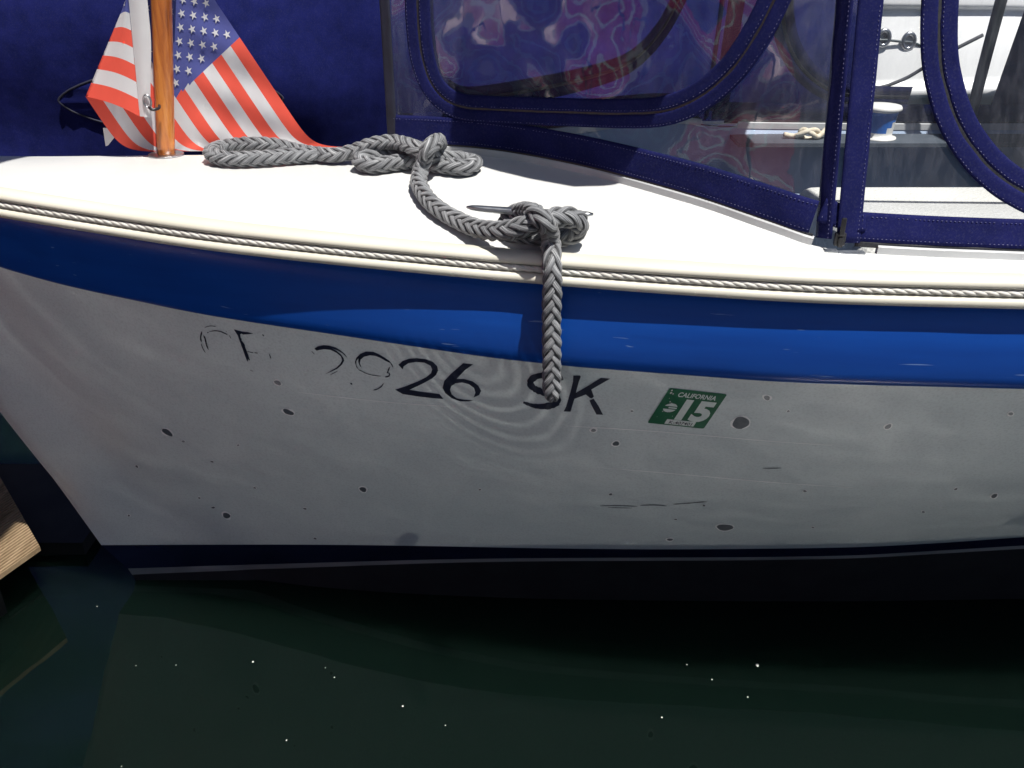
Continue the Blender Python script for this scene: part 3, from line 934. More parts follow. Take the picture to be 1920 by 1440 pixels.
def cloth(name, c, rough=0.85):
    m, nt, p, out = new_mat(name)
    n1 = noise_tex(nt, coords(nt), 30, 3)
    mx = nd(nt, 'ShaderNodeMixRGB'); mx.inputs[1].default_value = (*[x*0.93 for x in c], 1); mx.inputs[2].default_value = (*[min(1, x*1.05) for x in c], 1)
    nt.links.new(n1.outputs['Fac'], mx.inputs[0])
    tr = nd(nt, 'ShaderNodeBsdfTranslucent'); ms = nd(nt, 'ShaderNodeMixShader'); ms.inputs[0].default_value = 0.25
    nt.links.new(mx.outputs[0], p.inputs['Base Color']); nt.links.new(mx.outputs[0], tr.inputs[0])
    p.inputs['Roughness'].default_value = rough; p.inputs['Specular IOR Level'].default_value = 0.15
    wv = noise_tex(nt, coords(nt), 1500, 1); bb = bump(nt, wv.outputs['Fac'], 0.15, 0.0004)
    nt.links.new(bb.outputs[0], p.inputs['Normal'])
    nt.links.new(p.outputs[0], ms.inputs[1]); nt.links.new(tr.outputs[0], ms.inputs[2]); nt.links.new(ms.outputs[0], out.inputs[0])
    return m
F_red = cloth('flag_red', (0.80, 0.11, 0.075)); F_wht = cloth('flag_white', (0.66, 0.66, 0.68)); F_blu = cloth('flag_blue', (0.095, 0.11, 0.34))
def fold_a(b):
    return max(0.012, 0.05 + (b - 0.538)*(0.13/0.462))
def sm(x): x = max(0.0, min(1.0, x)); return x*x*(3-2*x)
def flag_px(a, b):
    """picture position and depth of flag point: a along the fly, b down the hoist"""
    af = fold_a(b)
    def back(a, b):
        u = 448 + (a-0.4)*294 - 223*b; v = 68 + (a-0.4)*441 + 210*b
        vm = 285.0 - 9*sm((u-420)/200); k = 13.0
        x = (vm - v)/k
        v2 = vm - k*(math.log1p(math.exp(-abs(x))) + max(x, 0))
        over = v - v2
        return u + min(over, 90)*0.85, v2, over
    if a >= af:
        u, v, over = back(a, b)
        w = sm((u-215)/70.0)
        Y = 1.386 + 0.042*w + (0.004*sin((a*9.0 - b*4.0)*pi) + 0.002*sin((a+b)*22))*sm((u-330)/60)*(1-sm(over/12))
        if u < 330: Y += 0.004*sm((v-215)/60)*sm((300-u)/80)
        return u, v, Y
    fu, fv, _ = back(af, b)
    hu = 243 + (b-0.538)*41; hv = 25 + (b-0.538)*418
    s = a/af
    if s < 0:
        hw = 36 - 14*sm((b-0.6)/0.4)
        return hu + hw*(-a/0.05), hv + 2*(-a/0.05), 1.376 - 0.004*sin(pi*(-a/0.05))
    u = hu + (fu-hu)*s; v = hv + (fv-hv)*s - 5*sin(pi*s)*(0.5+0.5*b)
    Y = 1.376 + 0.010*s**3 - 0.006*sin(pi*s)
    return u, v, Y
def flag_pt(a, b):
    u, v, Y = flag_px(a, b)
    q = PY(u, v, Y)
    zz = deck_z(q.x, min(q.y, YC)) + 0.002
    if q.z < zz: q.z = zz
    return q
flag = empty('flag', PB + Vector((0, 0, 0.02)))
B0 = -0.05
NA_, NBs = 96, 4
bs = [max(B0, 0) + i/(13*NBs) for i in range(13*NBs+1)]
bs = [-0.0] + bs[1:]
def a_list(b):
    af = fold_a(b)
    return [af*(i/14) for i in range(14)] + [af + (1-af)*((i/NA_)**1.15) for i in range(NA_+1)]
rowsA = [[(a, b) for a in a_list(b)] for b in bs]
nc = len(rowsA[0])
VA = [flag_pt(a, b) for r in rowsA for a, b in r]
strp = {}
for k in range(13):
    F1 = []; F2 = []
    for r in range(k*NBs, (k+1)*NBs):
        for c in range(nc-1):
            q = (r*nc+c, r*nc+c+1, (r+1)*nc+c+1, (r+1)*nc+c)
            am = (rowsA[r][c][0] + rowsA[r][c+1][0])/2
            (F2 if (k < 7 and am < 0.4) else F1).append(q)
    strp[k] = (F1, F2)
def sub(name, faces, mat):
    used = sorted({i for f in faces for i in f}); mp_ = {v: i for i, v in enumerate(used)}
    return mesh(name, [VA[i] for i in used], [tuple(mp_[i] for i in f) for f in faces], mat, flag)
for k in range(13):
    sub('red_stripe' if k % 2 == 0 else 'white_stripe', strp[k][0], F_red if k % 2 == 0 else F_wht)
canton = sub('canton', [f for k in range(7) for f in strp[k][1]], F_blu)
# stars, laid just proud of both faces of the canton
def star_pts(ca_, cb_, r):
    P = [(ca_, cb_)]
    for k in range(10):
        rr = r if k % 2 == 0 else r*0.39
        an = -pi/2 + k*pi/5
        P.append((ca_ + rr*cos(an)/1.5*0.98, cb_ + rr*sin(an)))
    return P
for j in range(9):
    ncol = 6 if j % 2 == 0 else 5
    for i in range(ncol):
        ca_ = 0.4*((2*i+1)/12.0) if ncol == 6 else 0.4*((2*i+2)/12.0)
        cb_ = (7/13)*(j+1)/10.0
        P = star_pts(ca_, cb_, 0.026)
        u, v, Y = flag_px(ca_, cb_)
        if v < -140: continue
        V = []
        for side in (-0.0014, 0.0014):
            for a, b in P: V.append(flag_pt(a, b) + Vector((0, side, 0)))
        F = []
        for o_ in (0, 11):
            for k in range(10): F.append((o_, o_+1+k, o_+1+(k+1) % 10))
        mesh('star', V, F, F_wht, flag, smooth=False)
hb = [i/40 for i in range(41)]
hd = mesh('header', [flag_pt(-0.05*k/6 - (0.001 if k == 0 else 0), b) for b in hb for k in range(7)], grid_faces(41, 7), F_wht, flag)
# grommet and its tie
gq = PY(276.5, 190, 1.3705)
ring = [gq + Vector((0.0055*cos(a), -0.0008, 0.0090*sin(a))) for a in [2*pi*k/24 for k in range(25)]]
V, F = sweep(ring, circ(0.0016, 8), Vector((0, -1, 0)), caps=False)
mesh('grommet', V, F, M_steel, flag)
V, F = sweep(catmull([gq + Vector((0.002, -0.003, -0.008)), gq + Vector((0.008, -0.006, -0.011)), gq + Vector((0.014, 0.002, -0.010)), gq + Vector((0.012, 0.012, -0.008))], 0.002), circ(0.0022, 8))
mesh('tie', V, F, M_black, flag)
tl = [PY(193, 240, 1.412), PY(198, 274, 1.412), PY(202, 273, 1.412), PY(214, 258, 1.412), PY(204, 240, 1.412)]
V = tl + [q + Vector((0, 0.0015, 0)) for q in tl]
mesh('tail_ribbon', V, [(0,1,2,3,4), (9,8,7,6,5)] + [(i, i+5, (i+1) % 5 + 5, (i+1) % 5) for i in range(5)], F_wht, flag, smooth=False)
tag(flag, 'red, white and blue striped flag with stars, hanging limp behind the wooden pole', 'flag')

# ================================================================== canvas enclosure
def canvas(name, c0, c1):
    m, nt, p, out = new_mat(name)
    nA = noise_tex(nt, coords(nt), 22, 5, 0.6)
    rA = ramp(nt, nA.outputs['Fac'], [(0.3, c0), (0.7, c1)])
    nB = noise_tex(nt, coords(nt), 420, 2, 0.6)
    rB = ramp(nt, nB.outputs['Fac'], [(0.50, (0, 0, 0)), (0.75, (1, 1, 1))])
    mx = nd(nt, 'ShaderNodeMixRGB', blend_type='ADD'); mx.inputs[0].default_value = 0.012
    nt.links.new(rA.outputs[0], mx.inputs[1]); nt.links.new(rB.outputs[0], mx.inputs[2])
    nt.links.new(mx.outputs[0], p.inputs['Base Color'])
    p.inputs['Roughness'].default_value = 0.9; p.inputs['Specular IOR Level'].default_value = 0.1
    w1 = nd(nt, 'ShaderNodeTexWave', wave_type='BANDS', bands_direction='X'); w1.inputs['Scale'].default_value = 330
    w2 = nd(nt, 'ShaderNodeTexWave', wave_type='BANDS', bands_direction='Z'); w2.inputs['Scale'].default_value = 330
    nt.links.new(coords(nt), w1.inputs['Vector']); nt.links.new(coords(nt), w2.inputs['Vector'])
    ad = nd(nt, 'ShaderNodeMath', operation='ADD'); nt.links.new(w1.outputs['Fac'], ad.inputs[0]); nt.links.new(w2.outputs['Fac'], ad.inputs[1])
    bb = bump(nt, ad.outputs[0], 0.25, 0.0005)
    b2 = bump(nt, nA.outputs['Fac'], 0.35, 0.004, bb.outputs[0])
    nt.links.new(b2.outputs[0], p.inputs['Normal'])
    return m
M_canvas = canvas('navy_canvas', (0.0055, 0.0075, 0.052), (0.009, 0.011, 0.075))
M_canvas2 = canvas('navy_cover', (0.004, 0.007, 0.060), (0.008, 0.0115, 0.095))
M_binding = mottled('dark_binding', (0.005, 0.006, 0.018), (0.009, 0.011, 0.030), 40, 0.7)
M_thread = mottled('thread', (0.05, 0.05, 0.15), (0.13, 0.13, 0.25), 40, 0.8)
M_zip = mottled('zipper', (0.006, 0.006, 0.010), (0.02, 0.02, 0.025), 300, 0.5)
# clear vinyl
m, nt, p, out = new_mat('clear_vinyl')
nt.nodes.remove(p)
tr = nd(nt, 'ShaderNodeBsdfTransparent'); tr.inputs[0].default_value = (0.90, 0.91, 0.93, 1)
gl = nd(nt, 'ShaderNodeBsdfGlossy'); gl.inputs['Roughness'].default_value = 0.015
df = nd(nt, 'ShaderNodeBsdfDiffuse'); df.inputs[0].default_value = (0.55, 0.56, 0.66, 1)
lw = nd(nt, 'ShaderNodeLayerWeight'); lw.inputs[0].default_value = 0.5
pw = nd(nt, 'ShaderNodeMath', operation='POWER'); pw.inputs[1].default_value = 5.0; nt.links.new(lw.outputs['Facing'], pw.inputs[0])
fz = nd(nt, 'ShaderNodeMath', operation='MULTIPLY_ADD'); fz.name = 'reflectance'; fz.inputs[1].default_value = 0.968; fz.inputs[2].default_value = 0.032
nt.links.new(pw.outputs[0], fz.inputs[0])
n1 = noise_tex(nt, coords(nt, (1, 1, 0.7)), 5.0, 1, 0.4)
n2 = noise_tex(nt, coords(nt, (1, 1, 0.5)), 20.0, 2, 0.5)
b1 = bump(nt, n1.outputs['Fac'], 1.0, 0.030); b2 = bump(nt, n2.outputs['Fac'], 1.0, 0.0010, b1.outputs[0])
nt.links.new(b2.outputs[0], gl.inputs['Normal']); nt.links.new(b2.outputs[0], lw.inputs['Normal'])
ns = noise_tex(nt, coords(nt, (6, 6, 1)), 16, 5, 0.65)
rs = ramp(nt, ns.outputs['Fac'], [(0.42, (0.022, 0.022, 0.022)), (0.64, (0.055, 0.055, 0.055)), (0.72, (0.13, 0.13, 0.13))])
m1 = nd(nt, 'ShaderNodeMixShader'); nt.links.new(rs.outputs[0], m1.inputs[0]); nt.links.new(tr.outputs[0], m1.inputs[1]); nt.links.new(df.outputs[0], m1.inputs[2])
m2 = nd(nt, 'ShaderNodeMixShader'); nt.links.new(fz.outputs[0], m2.inputs[0]); nt.links.new(m1.outputs[0], m2.inputs[1]); nt.links.new(gl.outputs[0], m2.inputs[2])
nt.links.new(m2.outputs[0], out.inputs[0])
M_vinyl = m
M_vinyl2 = m.copy(); M_vinyl2.name = 'hazy_vinyl'          # older, duller panes on the far side
for n_ in M_vinyl2.node_tree.nodes:
    if n_.type == 'BSDF_GLOSSY': n_.inputs['Roughness'].default_value = 0.16
    if n_.name == 'reflectance': n_.inputs[2].default_value = 0.015

enc = empty('canvas_enclosure', (0.5, YC, 0.84))
X_COR = 0.385
PBASE = catmull([Vector((x, T_y(x), T_z(x))) for x in [APEX+0.001, -0.186, -0.175, -0.155, -0.13, -0.09, -0.056, 0.0, 0.076, 0.15, 0.2335, 0.28, 0.319, 0.345, 0.37, 0.385, 0.40, 0.43, 0.5, 0.6, 0.8, 1.1, 1.5]], 0.01)
def pan(q, h, off=0.0):
    """point h above base point q on the enclosure; sides lean inboard"""
    r = Vector((q.x, q.y + 0.57*h*(YC - q.y), q.z + h))
    return r
HT = 0.50
NHH = 40
i_c = min(range(len(PBASE)), key=lambda i: abs(PBASE[i].x - X_COR))
def panel_grid(idx, wave=0.0, inset=0.003):
    V = []
    base = [PBASE[i] for i in idx]
    for j in range(NHH+1):
        h = 0.012 + (HT-0.012)*j/NHH
        for k, q in enumerate(base):
            a = base[max(0, k-1)]; b = base[min(len(base)-1, k+1)]
            d = (b-a).normalized(); n = Vector((d.y, -d.x, 0))
            r = pan(q, h)
            w = wave*(noise.noise(Vector((k*0.13, h*11, 3.3))) + 0.5*noise.noise(Vector((k*0.3, h*23, 9.1))))*sm((h-0.02)/0.08)
            V.append(r - n*inset + n*w)
    return V, grid_faces(NHH+1, len(base))
idxF = list(range(0, i_c+1)); idxS = list(range(i_c, len(PBASE)))
V, F = panel_grid(idxF, 0.0045); front = mesh('front_window', V, F, M_vinyl, enc); mirror_obj(front).data.materials[0] = M_vinyl2
V, F = panel_grid(idxS, 0.0018); side = mesh('side_window', V, F, M_vinyl, enc); mirror_obj(side)
Vs, Fs = panel_grid(list(range(len(PBASE))), 0.0, 0.0)
BVH_PAN = BVHTree.FromPolygons(Vs, Fs)
def ribbon(name, pts, nrm, width, mat, thick=0.0016, parent=enc, lift=0.0, mirror=True, wfun=None, wrinkle=0.0):
    """flat tape of real thickness laid along 3D points with surface normals"""
    V = []; n = len(pts)
    for i, q in enumerate(pts):
        a = pts[max(0, i-1)]; b = pts[min(n-1, i+1)]
        t = (b-a).normalized(); N = (nrm[i] - t*nrm[i].dot(t)).normalized(); B = t.cross(N)
        w = (wfun(i/(n-1)) if wfun else width)/2
        wr = wrinkle*noise.noise(Vector((i*0.21, 1.7, 4.4)))
        for k in range(9):
            s = -1 + k/4
            V.append(q + B*(w*s) + N*(lift + thick*(1-0.6*s**6) + wr*(1-s*s) + wrinkle*0.6*noise.noise(Vector((i*0.4, s*2, 0.5)))))
        V.append(q + B*w + N*lift); V.append(q - B*w + N*lift)
    F = grid_faces(n, 11, loop=True)
    F.append(tuple(range(11))[::-1]); F.append(tuple(range((n-1)*11, n*11)))
    o = fix_normals(mesh(name, V, F, mat, parent))
    if mirror: mirror_obj(o)
    return o
def on_panel(px, step=0.006):
    pts = []
    for u, v in px:
        d = ray(u, v).normalized()
        loc, nor, i, dist = BVH_PAN.ray_cast(CAM, d)
        if loc is not None: pts.append(loc)
    path = catmull(pts, step)
    nrm = []; out_ = []
    for q in path:
        loc, nor, i, dist = BVH_PAN.find_nearest(q)
        if nor.dot(CAM - loc) < 0: nor = -nor
        nrm.append(nor); out_.append(loc)
    # smooth the normals
    for _ in range(4):
        nrm = [nrm[0]] + [(nrm[i-1]+nrm[i]*2+nrm[i+1]).normalized() for i in range(1, len(nrm)-1)] + [nrm[-1]]
    return out_, nrm
def offset_line(pts, nrm, d):
    r = []; n = len(pts)
    for i, q in enumerate(pts):
        t = (pts[min(n-1, i+1)]-pts[max(0, i-1)]).normalized()
        r.append(q + t.cross(nrm[i]).normalized()*d)
    return r
def stitches(pts, nrm, lift, parent_o, mirror=False):
    """line of thread stitches, too small to pick apart"""
    V = []; F = []
    path = catmull(pts, 0.0025); n = len(path)
    for i in range(0, n-1, 2):
        a = path[i]; b = path[min(n-1, i+1)]
        j = min(len(nrm)-1, int(i/n*len(nrm))); N = nrm[j]
        if random.random() < 0.12: continue
        t = (b-a).normalized(); B = t.cross(N)
        rot = Matrix((t, B, N)).transposed()
        v, f = box((a+b)/2 + N*lift, 0.0016, 0.0006, 0.0006, rot)
        o = len(V); V += v; F += [tuple(k+o for k in q) for q in f]
    o = mesh('stitching', V, F, M_thread, enc, smooth=False)
    o.parent = parent_o
    tag(o, kind='stuff')
    return o
def hem(i0, i1, h0, h1, name, stitch=True):
    idx = [i for i in range(len(PBASE)) if i0 <= PBASE[i].x <= i1]
    base = [PBASE[i] for i in idx]
    pts = [pan(q, (h0+h1)/2) for q in base]; nrm = []
    for k, q in enumerate(base):
        a = base[max(0, k-1)]; b = base[min(len(base)-1, k+1)]; d = (b-a).normalized()
        n_ = Vector((d.y, -d.x, 0)); up_ = (pan(q, h1)-pan(q, h0)).normalized()
        n_ = (n_ - up_*n_.dot(up_)).normalized(); nrm.append(n_)
    o = ribbon(name, pts, nrm, (h1-h0)*1.01, M_canvas, 0.0022, wrinkle=0.0010)
    if stitch:
        w = (h1-h0)/2
        stitches(offset_line(pts, nrm, w-0.004), nrm, 0.0026, o); stitches(offset_line(pts, nrm, -w+0.005), nrm, 0.0026, o)
    # dark bolt-rope tape between hem and track
    pts2 = [pan(q, h0-0.003) for q in base]
    ribbon('bolt_rope', pts2, nrm, 0.007, M_zip, 0.0012, lift=-0.0006)
    return o
hem(APEX+0.002, 0.368, 0.014, 0.053, 'front_hem')
hem(0.402, 1.49, 0.014, 0.048, 'side_hem')
# corner post: front zip flap (turned to the bow) and side edge tape
def vert_strip(name, x, width, nrm, mat, lift=0.0, thick=0.0022, h0=0.012, dxy=(0, 0), st=True, mirror=True):
    i = min(range(len(PBASE)), key=lambda k: abs(PBASE[k].x - x))
    q = PBASE[i] + Vector((dxy[0], dxy[1], 0))
    pts = [pan(q, h0 + (HT-h0)*k/50) for k in range(51)]
    N = [Vector(nrm).normalized()]*51
    o = ribbon(name, pts, N, width, mat, thick, lift=lift, wrinkle=0.0008, mirror=mirror)
    if st:
        stitches(offset_line(pts, N, width/2-0.004), N, lift+thick+0.0002, o)
    return o
vert_strip('corner_zip_flap', 0.373, 0.024, (-0.86, -0.50, 0.12), M_canvas, 0.0012, dxy=(0.004, -0.001))
vert_strip('corner_edge_tape', 0.402, 0.029, (0.06, -1.0, 0.2), M_canvas, 0.0018, dxy=(0.0, -0.003))
vert_strip('centre_seam', APEX+0.006, 0.017, (-0.45, -0.89, 0.0), M_binding, 0.001, st=False, mirror=False)
# overlap tabs at the foot of the corner
for (u0, v0, u1, v1, w) in ((1568, 378, 1527, 470, 0.026), (1603, 402, 1598, 477, 0.024)):
    pts, nrm = on_panel([(u0, v0), ((u0+u1)/2+1, (v0+v1)/2), (u1, v1)], 0.004)
    if len(pts) > 3:
        o = ribbon('corner_tab', pts, nrm, w, M_canvas, 0.0022, lift=0.0028, wrinkle=0.001)
        stitches(offset_line(pts, nrm, w/2-0.004), nrm, 0.0054, o); stitches(offset_line(pts, nrm, -w/2+0.004), nrm, 0.0054, o)
# zipped window flaps: two tapes with the zip between them
def loop(px, w, name):
    pts, nrm = on_panel(px)
    a = offset_line(pts, nrm, w*0.27); b = offset_line(pts, nrm, -w*0.27)
    oa = ribbon(name, a, nrm, w*0.48, M_canvas, 0.0022, lift=0.0004, wrinkle=0.0008)
    ob = ribbon(name, b, nrm, w*0.48, M_canvas, 0.0022, lift=0.0004, wrinkle=0.0008)
    ribbon('zip', pts, nrm, w*0.16, M_zip, 0.0012, lift=0.0002)
    for o, c in ((oa, a), (ob, b)):
        stitches(offset_line(c, nrm, w*0.17), nrm, 0.0028, o)
loop([(783,-60),(783,0),(786,60),(793,110),(806,150),(828,180),(862,199),(920,205),(1050,210),(1180,213),(1255,206),(1318,178),(1375,128),(1420,62),(1452,0),(1475,-60)], 0.037, 'front_window_tape')
loop([(1762,-60),(1762,0),(1760,50),(1762,110),(1772,165),(1790,220),(1818,270),(1856,315),(1905,352),(1970,380),(2080,392),(2200,398)], 0.040, 'side_window_tape')
# zip slider at the corner foot
zq = pan(PBASE[min(range(len(PBASE)), key=lambda k: abs(PBASE[k].x - 0.388))], 0.016) + Vector((0, -0.006, 0))
o = mesh('zip_slider', *join([box(zq, 0.013, 0.006, 0.016), box(zq + Vector((0, -0.004, -0.003)), 0.006, 0.004, 0.012), box(zq + Vector((0, -0.0045, 0.016)), 0.006, 0.003, 0.022)]), M_black, enc, smooth=False)
add_bevel(o, 0.0012)
o = mesh('corner_clip', *join([box(zq + Vector((0.014, -0.003, -0.016)), 0.034, 0.010, 0.0035), box(zq + Vector((-0.010, -0.003, -0.014)), 0.016, 0.009, 0.004)]), M_steel, enc, smooth=False)
add_bevel(o, 0.001)
# frame tube and roof
M_tube = mottled('frame_tube', (0.05, 0.06, 0.06), (0.08, 0.09, 0.09), 30, 0.35, metallic=0.6)
for sy in (1,):
    qx = Vector((0.86, YC+0.335, 0.76))
    V, F = sweep(catmull([qx, qx + Vector((-0.004, -0.02, 0.2)), qx + Vector((-0.008, -0.06, 0.5))], 0.02), circ(0.010, 12))
    mesh('frame_tube', V, F, M_tube, enc)
# roof: cambered canvas visor over the front half, open aft
NR = 24
rows = []
for j in range(NR+1):
    s = -1 + 2*j/NR
    r = []
    for k in range(31):
        fx = 0.03 + 0.20*abs(s)**4
        xx = fx + (0.62-fx)*(k/30)
        half = 0.374 - 0.026*sm((xx-0.27)/0.06)
        r.append(Vector((xx, YC + s*half, 0.84 + HT + 0.03 + 0.05*(1-s*s))))
    rows.append(r)
Vt = [p_ for r in rows for p_ in r]; nv = len(Vt)
Fr = grid_faces(NR+1, 31)
roof = mesh('roof', Vt, Fr, M_canvas, enc); sol = roof.modifiers.new('thickness', 'SOLIDIFY'); sol.thickness = 0.003
V_ = []
for j in range(13):
    s = -1 + 2*j/12
    for k in range(9): V_.append(Vector((0.98 + 0.54*k/8, YC + s*0.345, 0.84 + HT + 0.03 + 0.05*(1-s*s))))
o = mesh('added_aft_roof', V_, grid_faces(13, 9), M_canvas, enc); sol = o.modifiers.new('thickness', 'SOLIDIFY'); sol.thickness = 0.003  # unseen roof piece added to shade the aft cockpit
for_side = [q for q in PBASE if q.x >= 0.92]
V_ = [pan(q, 0.04 + (HT-0.04)*j/10) + Vector((0, -0.004, 0)) for j in range(11) for q in for_side]
o = mesh('added_side_curtain', V_, grid_faces(11, len(for_side)), M_canvas, enc); mirror_obj(o)  # opaque canvas added out of view to keep sun off the interior
# header strips joining windows to roof
for idx in (list(range(0, len(PBASE))),):
    pts = [pan(PBASE[i], HT) for i in idx]; nrm = []
    for k in range(len(pts)):
        d = (pts[min(len(pts)-1, k+1)] - pts[max(0, k-1)]).normalized(); nrm.append(Vector((d.y, -d.x, 0)))
    ribbon('roof_hem', pts, nrm, 0.03, M_canvas, 0.003)
aft = []
for j in range(13):
    for k in range(13):
        sy_ = -1 + 2*k/12; h = 0.0 + (HT+0.05)*j/12
        half = (YC - pan(PBASE[-1], h).y)
        aft.append(Vector((1.49 + 0.01*noise.noise(Vector((sy_*2, h*8, 1))), YC + sy_*half, 0.79 + h)))
mesh('aft_curtain', aft, grid_faces(13, 13), M_canvas, enc)
tag(enc, 'navy canvas cockpit enclosure with clear wrinkled vinyl windows and zipped flaps', 'boat canopy')

# cream rope knotted on the far side of the cockpit
M_cream_rope = mottled('cream_rope', (0.55, 0.48, 0.36), (0.72, 0.66, 0.54), 120, 0.85, bscale=500, bstr=0.5, bdist=0.001)
kY = YC + 0.330
def kp(u, v, dy=0.0): return PY(u, v, kY + dy)
kn = [kp(1470,252,0.0), kp(1488,255,0.0), kp(1500,252,-0.008), kp(1515,246,-0.012), kp(1530,244,-0.008), kp(1535,252,0.0), kp(1524,260,0.006), kp(1508,259,0.004), kp(1500,249,0.0), kp(1508,243,-0.004), kp(1522,250,-0.014), kp(1534,256,-0.01), kp(1552,240,0.0), kp(1572,231,0.0)]
V, F = sweep(catmull(kn, 0.003), circ(0.0048, 9))
knot = mesh('knotted_rope', V, F, M_cream_rope)
tag(knot, 'short cream rope tied in a knot, seen through the vinyl beside the corner post', 'rope')
# paper-white cup with a blue swoosh on the far side deck
cupb = PY(1646, 253, YC + 0.335); cupb.z = 0.7855
M_cupw = mottled('cup_white', (0.66, 0.66, 0.64), (0.72, 0.72, 0.70), 30, 0.45)
M_cupb = mottled('cup_blue', (0.01, 0.10, 0.42), (0.015, 0.14, 0.50), 30, 0.4)
cup = empty('drinking_cup', cupb)
def ringv(z, r, n=32): return [cupb + Vector((r*cos(2*pi*k/n), r*sin(2*pi*k/n), z)) for k in range(n)]
prof = [(0.0, 0.033), (0.0025, 0.033), (0.003, 0.0245), (0.012, 0.025), (0.022, 0.026), (0.032, 0.027), (0.042, 0.0285), (0.050, 0.030), (0.052, 0.0345), (0.056, 0.035), (0.060, 0.033), (0.061, 0.020)]
V = [q for z, r in prof for q in ringv(z, r)]
F = grid_faces(len(prof), 32, loop=True); mi = []
for j in range(len(prof)-1):
    for k in range(32):
        z = prof[j][0]
        a = (k/32*2*pi + 4.0) % (2*pi)
        mi.append(1 if (0.010 < z < 0.049 and a < 2.6 + 40*(z-0.012)) else 0)
F.append(tuple(range((len(prof)-1)*32, len(prof)*32))); mi.append(0)
fix_normals(mesh('cup_body', V, F, [M_cupw, M_cupb], cup, midx=mi))
tag(cup, 'white cup with a blue swoosh standing behind the canvas corner post', 'cup')

# ================================================================== neighbours
# canvas-covered boat behind
cov = empty('covered_boat', (-0.6, 2.75, 0.0))
NXc, NZc = 150, 60
V = []
for j in range(NZc+1):
    for i in range(NXc+1):
        x = -2.9 + 3.83*i/NXc; z = 0.18 + 1.75*j/NZc
        y = 2.62 - 0.16*(1-z/1.9) + 0.05*(x+0.6)
        d1 = (x*0.55 + z*1.0)                       # diagonal pull folds
        y += 0.045*sin(d1*9.0 + 1.2*noise.noise(Vector((x*1.3, z*1.1, 0)))) * (0.4+0.6*noise.noise(Vector((x*0.8, z, 5)))**2*4)*0.6
        y += 0.11*noise.noise(Vector((x*1.5 + z*0.9, z*2.2 - x*0.5, 2.0))) + 0.012*noise.noise(Vector((x*6, z*5, 7.0)))
        V.append(Vector((x, y, z)))
mesh('cover', V, grid_faces(NZc+1, NXc+1), M_canvas2, cov)
rw = []
for j in range(7):
    s = j/6
    rw += [Vector((-3.0 + 3.95*i/20, 2.60 + 0.05*(-2.4+3.95*i/20) + 0.32*s*s, 0.24 - 0.30*s)) for i in range(21)]
mesh('hull', rw, grid_faces(7, 21, True), M_navy, cov)
# almond-shaped window with piped edge in the cover
al = []
for k in range(41):
    a = 2*pi*k/40
    al.append(PY(326 + 207*cos(a), 184 - (58 if sin(a) > 0 else 62)*sin(a)*abs(sin(a))**0.35, 2.50))
def cov_y(x, z):
    i = max(0, min(NXc, round((x+2.9)/3.83*NXc))); j = max(0, min(NZc, round((z-0.18)/1.75*NZc)))
    return V[j*(NXc+1)+i].y
al = [Vector((q.x, cov_y(q.x, q.z)-0.007, q.z)) for q in al]
cen = sum(al[:-1], Vector())/40
Vw, Fw = al[:-1] + [cen + Vector((0, -0.004, 0))], [(k, (k+1) % 40, 40) for k in range(40)]
M_dkwin = mottled('tinted_vinyl', (0.008, 0.009, 0.045), (0.014, 0.015, 0.065), 15, 0.45)
mesh('cover_window', Vw, Fw, M_canvas2, cov)
Vp, Fp = sweep(al, circ(0.0030, 8), Vector((0, -1, 0)), caps=False)
mesh('window_piping', Vp, Fp, M_binding, cov)
tag(cov, 'boat under a wrinkled navy canvas cover behind the flag', 'covered boat')

# white motor cruiser at the right
M_gel2 = mottled('cruiser_white', (0.76, 0.76, 0.74), (0.82, 0.82, 0.80), 3, 0.25, 0.4)
M_hullshade = mottled('cruiser_bottom', (0.03, 0.045, 0.05), (0.05, 0.07, 0.075), 6, 0.4)
cru = empty('motor_cruiser', (1.9, 3.5, 0.0))
prof = [(0.45, 3.58), (0.545, 3.50), (0.56, 3.43), (0.585, 3.41), (0.605, 3.43), (0.61, 3.47), (0.63, 3.475), (0.70, 3.50), (0.78, 3.535), (0.845, 3.565), (0.862, 3.572), (0.872, 3.552), (0.885, 3.55), (0.93, 3.57), (1.05, 3.63), (1.35, 3.80), (1.6, 4.0), (1.62, 4.5)]
NXq = 40
V = []
for (z, y) in prof:
    for i in range(NXq+1):
        x = 0.95 + 2.6*i/NXq
        e = max(0.0, (1.35-x)/0.4)
        V.append(Vector((x, y + 0.30*e*e - 0.03*(x-1.3) + 0.012*sin(x*5+z*4), z + 0.035*sin((x-1.2)*1.4) - 0.05*(x-1.3)*(1 if z > 0.8 else 0.1))))
mesh('topsides', V, grid_faces(len(prof), NXq+1), M_gel2, cru)
V = []
for (z, y) in [(-0.1, 3.90), (0.1, 3.76), (0.3, 3.64), (0.4505, 3.58)]:
    for i in range(NXq+1):
        x = 0.95 + 2.6*i/NXq
        e = max(0.0, (1.35-x)/0.4)
        V.append(Vector((x, y + 0.30*e*e - 0.03*(x-1.3), z + 0.035*sin((x-1.2)*1.4))))
mesh('bottom', V, grid_faces(4, NXq+1), M_hullshade, cru)
for (u, v) in ((1656, 71), (1703, 77)):
    c = PY(u, v, 3.505)
    ringp = [c + Vector((0.021*cos(a), -0.004, 0.026*sin(a))) for a in [2*pi*k/28 for k in range(29)]]
    Vr, Fr = sweep(ringp, circ(0.008, 8), Vector((0, -1, 0)), caps=False)
    po = mesh('exhaust_port', Vr, Fr, M_steel, cru)
    Vd = [c + Vector((0, 0.03, 0))] + [c + Vector((0.02*cos(a), 0.002, 0.025*sin(a))) for a in [2*pi*k/28 for k in range(28)]]
    o = mesh('opening', Vd, [(0, k+1, (k+1) % 28 + 1) for k in range(28)], M_black, cru); o.parent = po
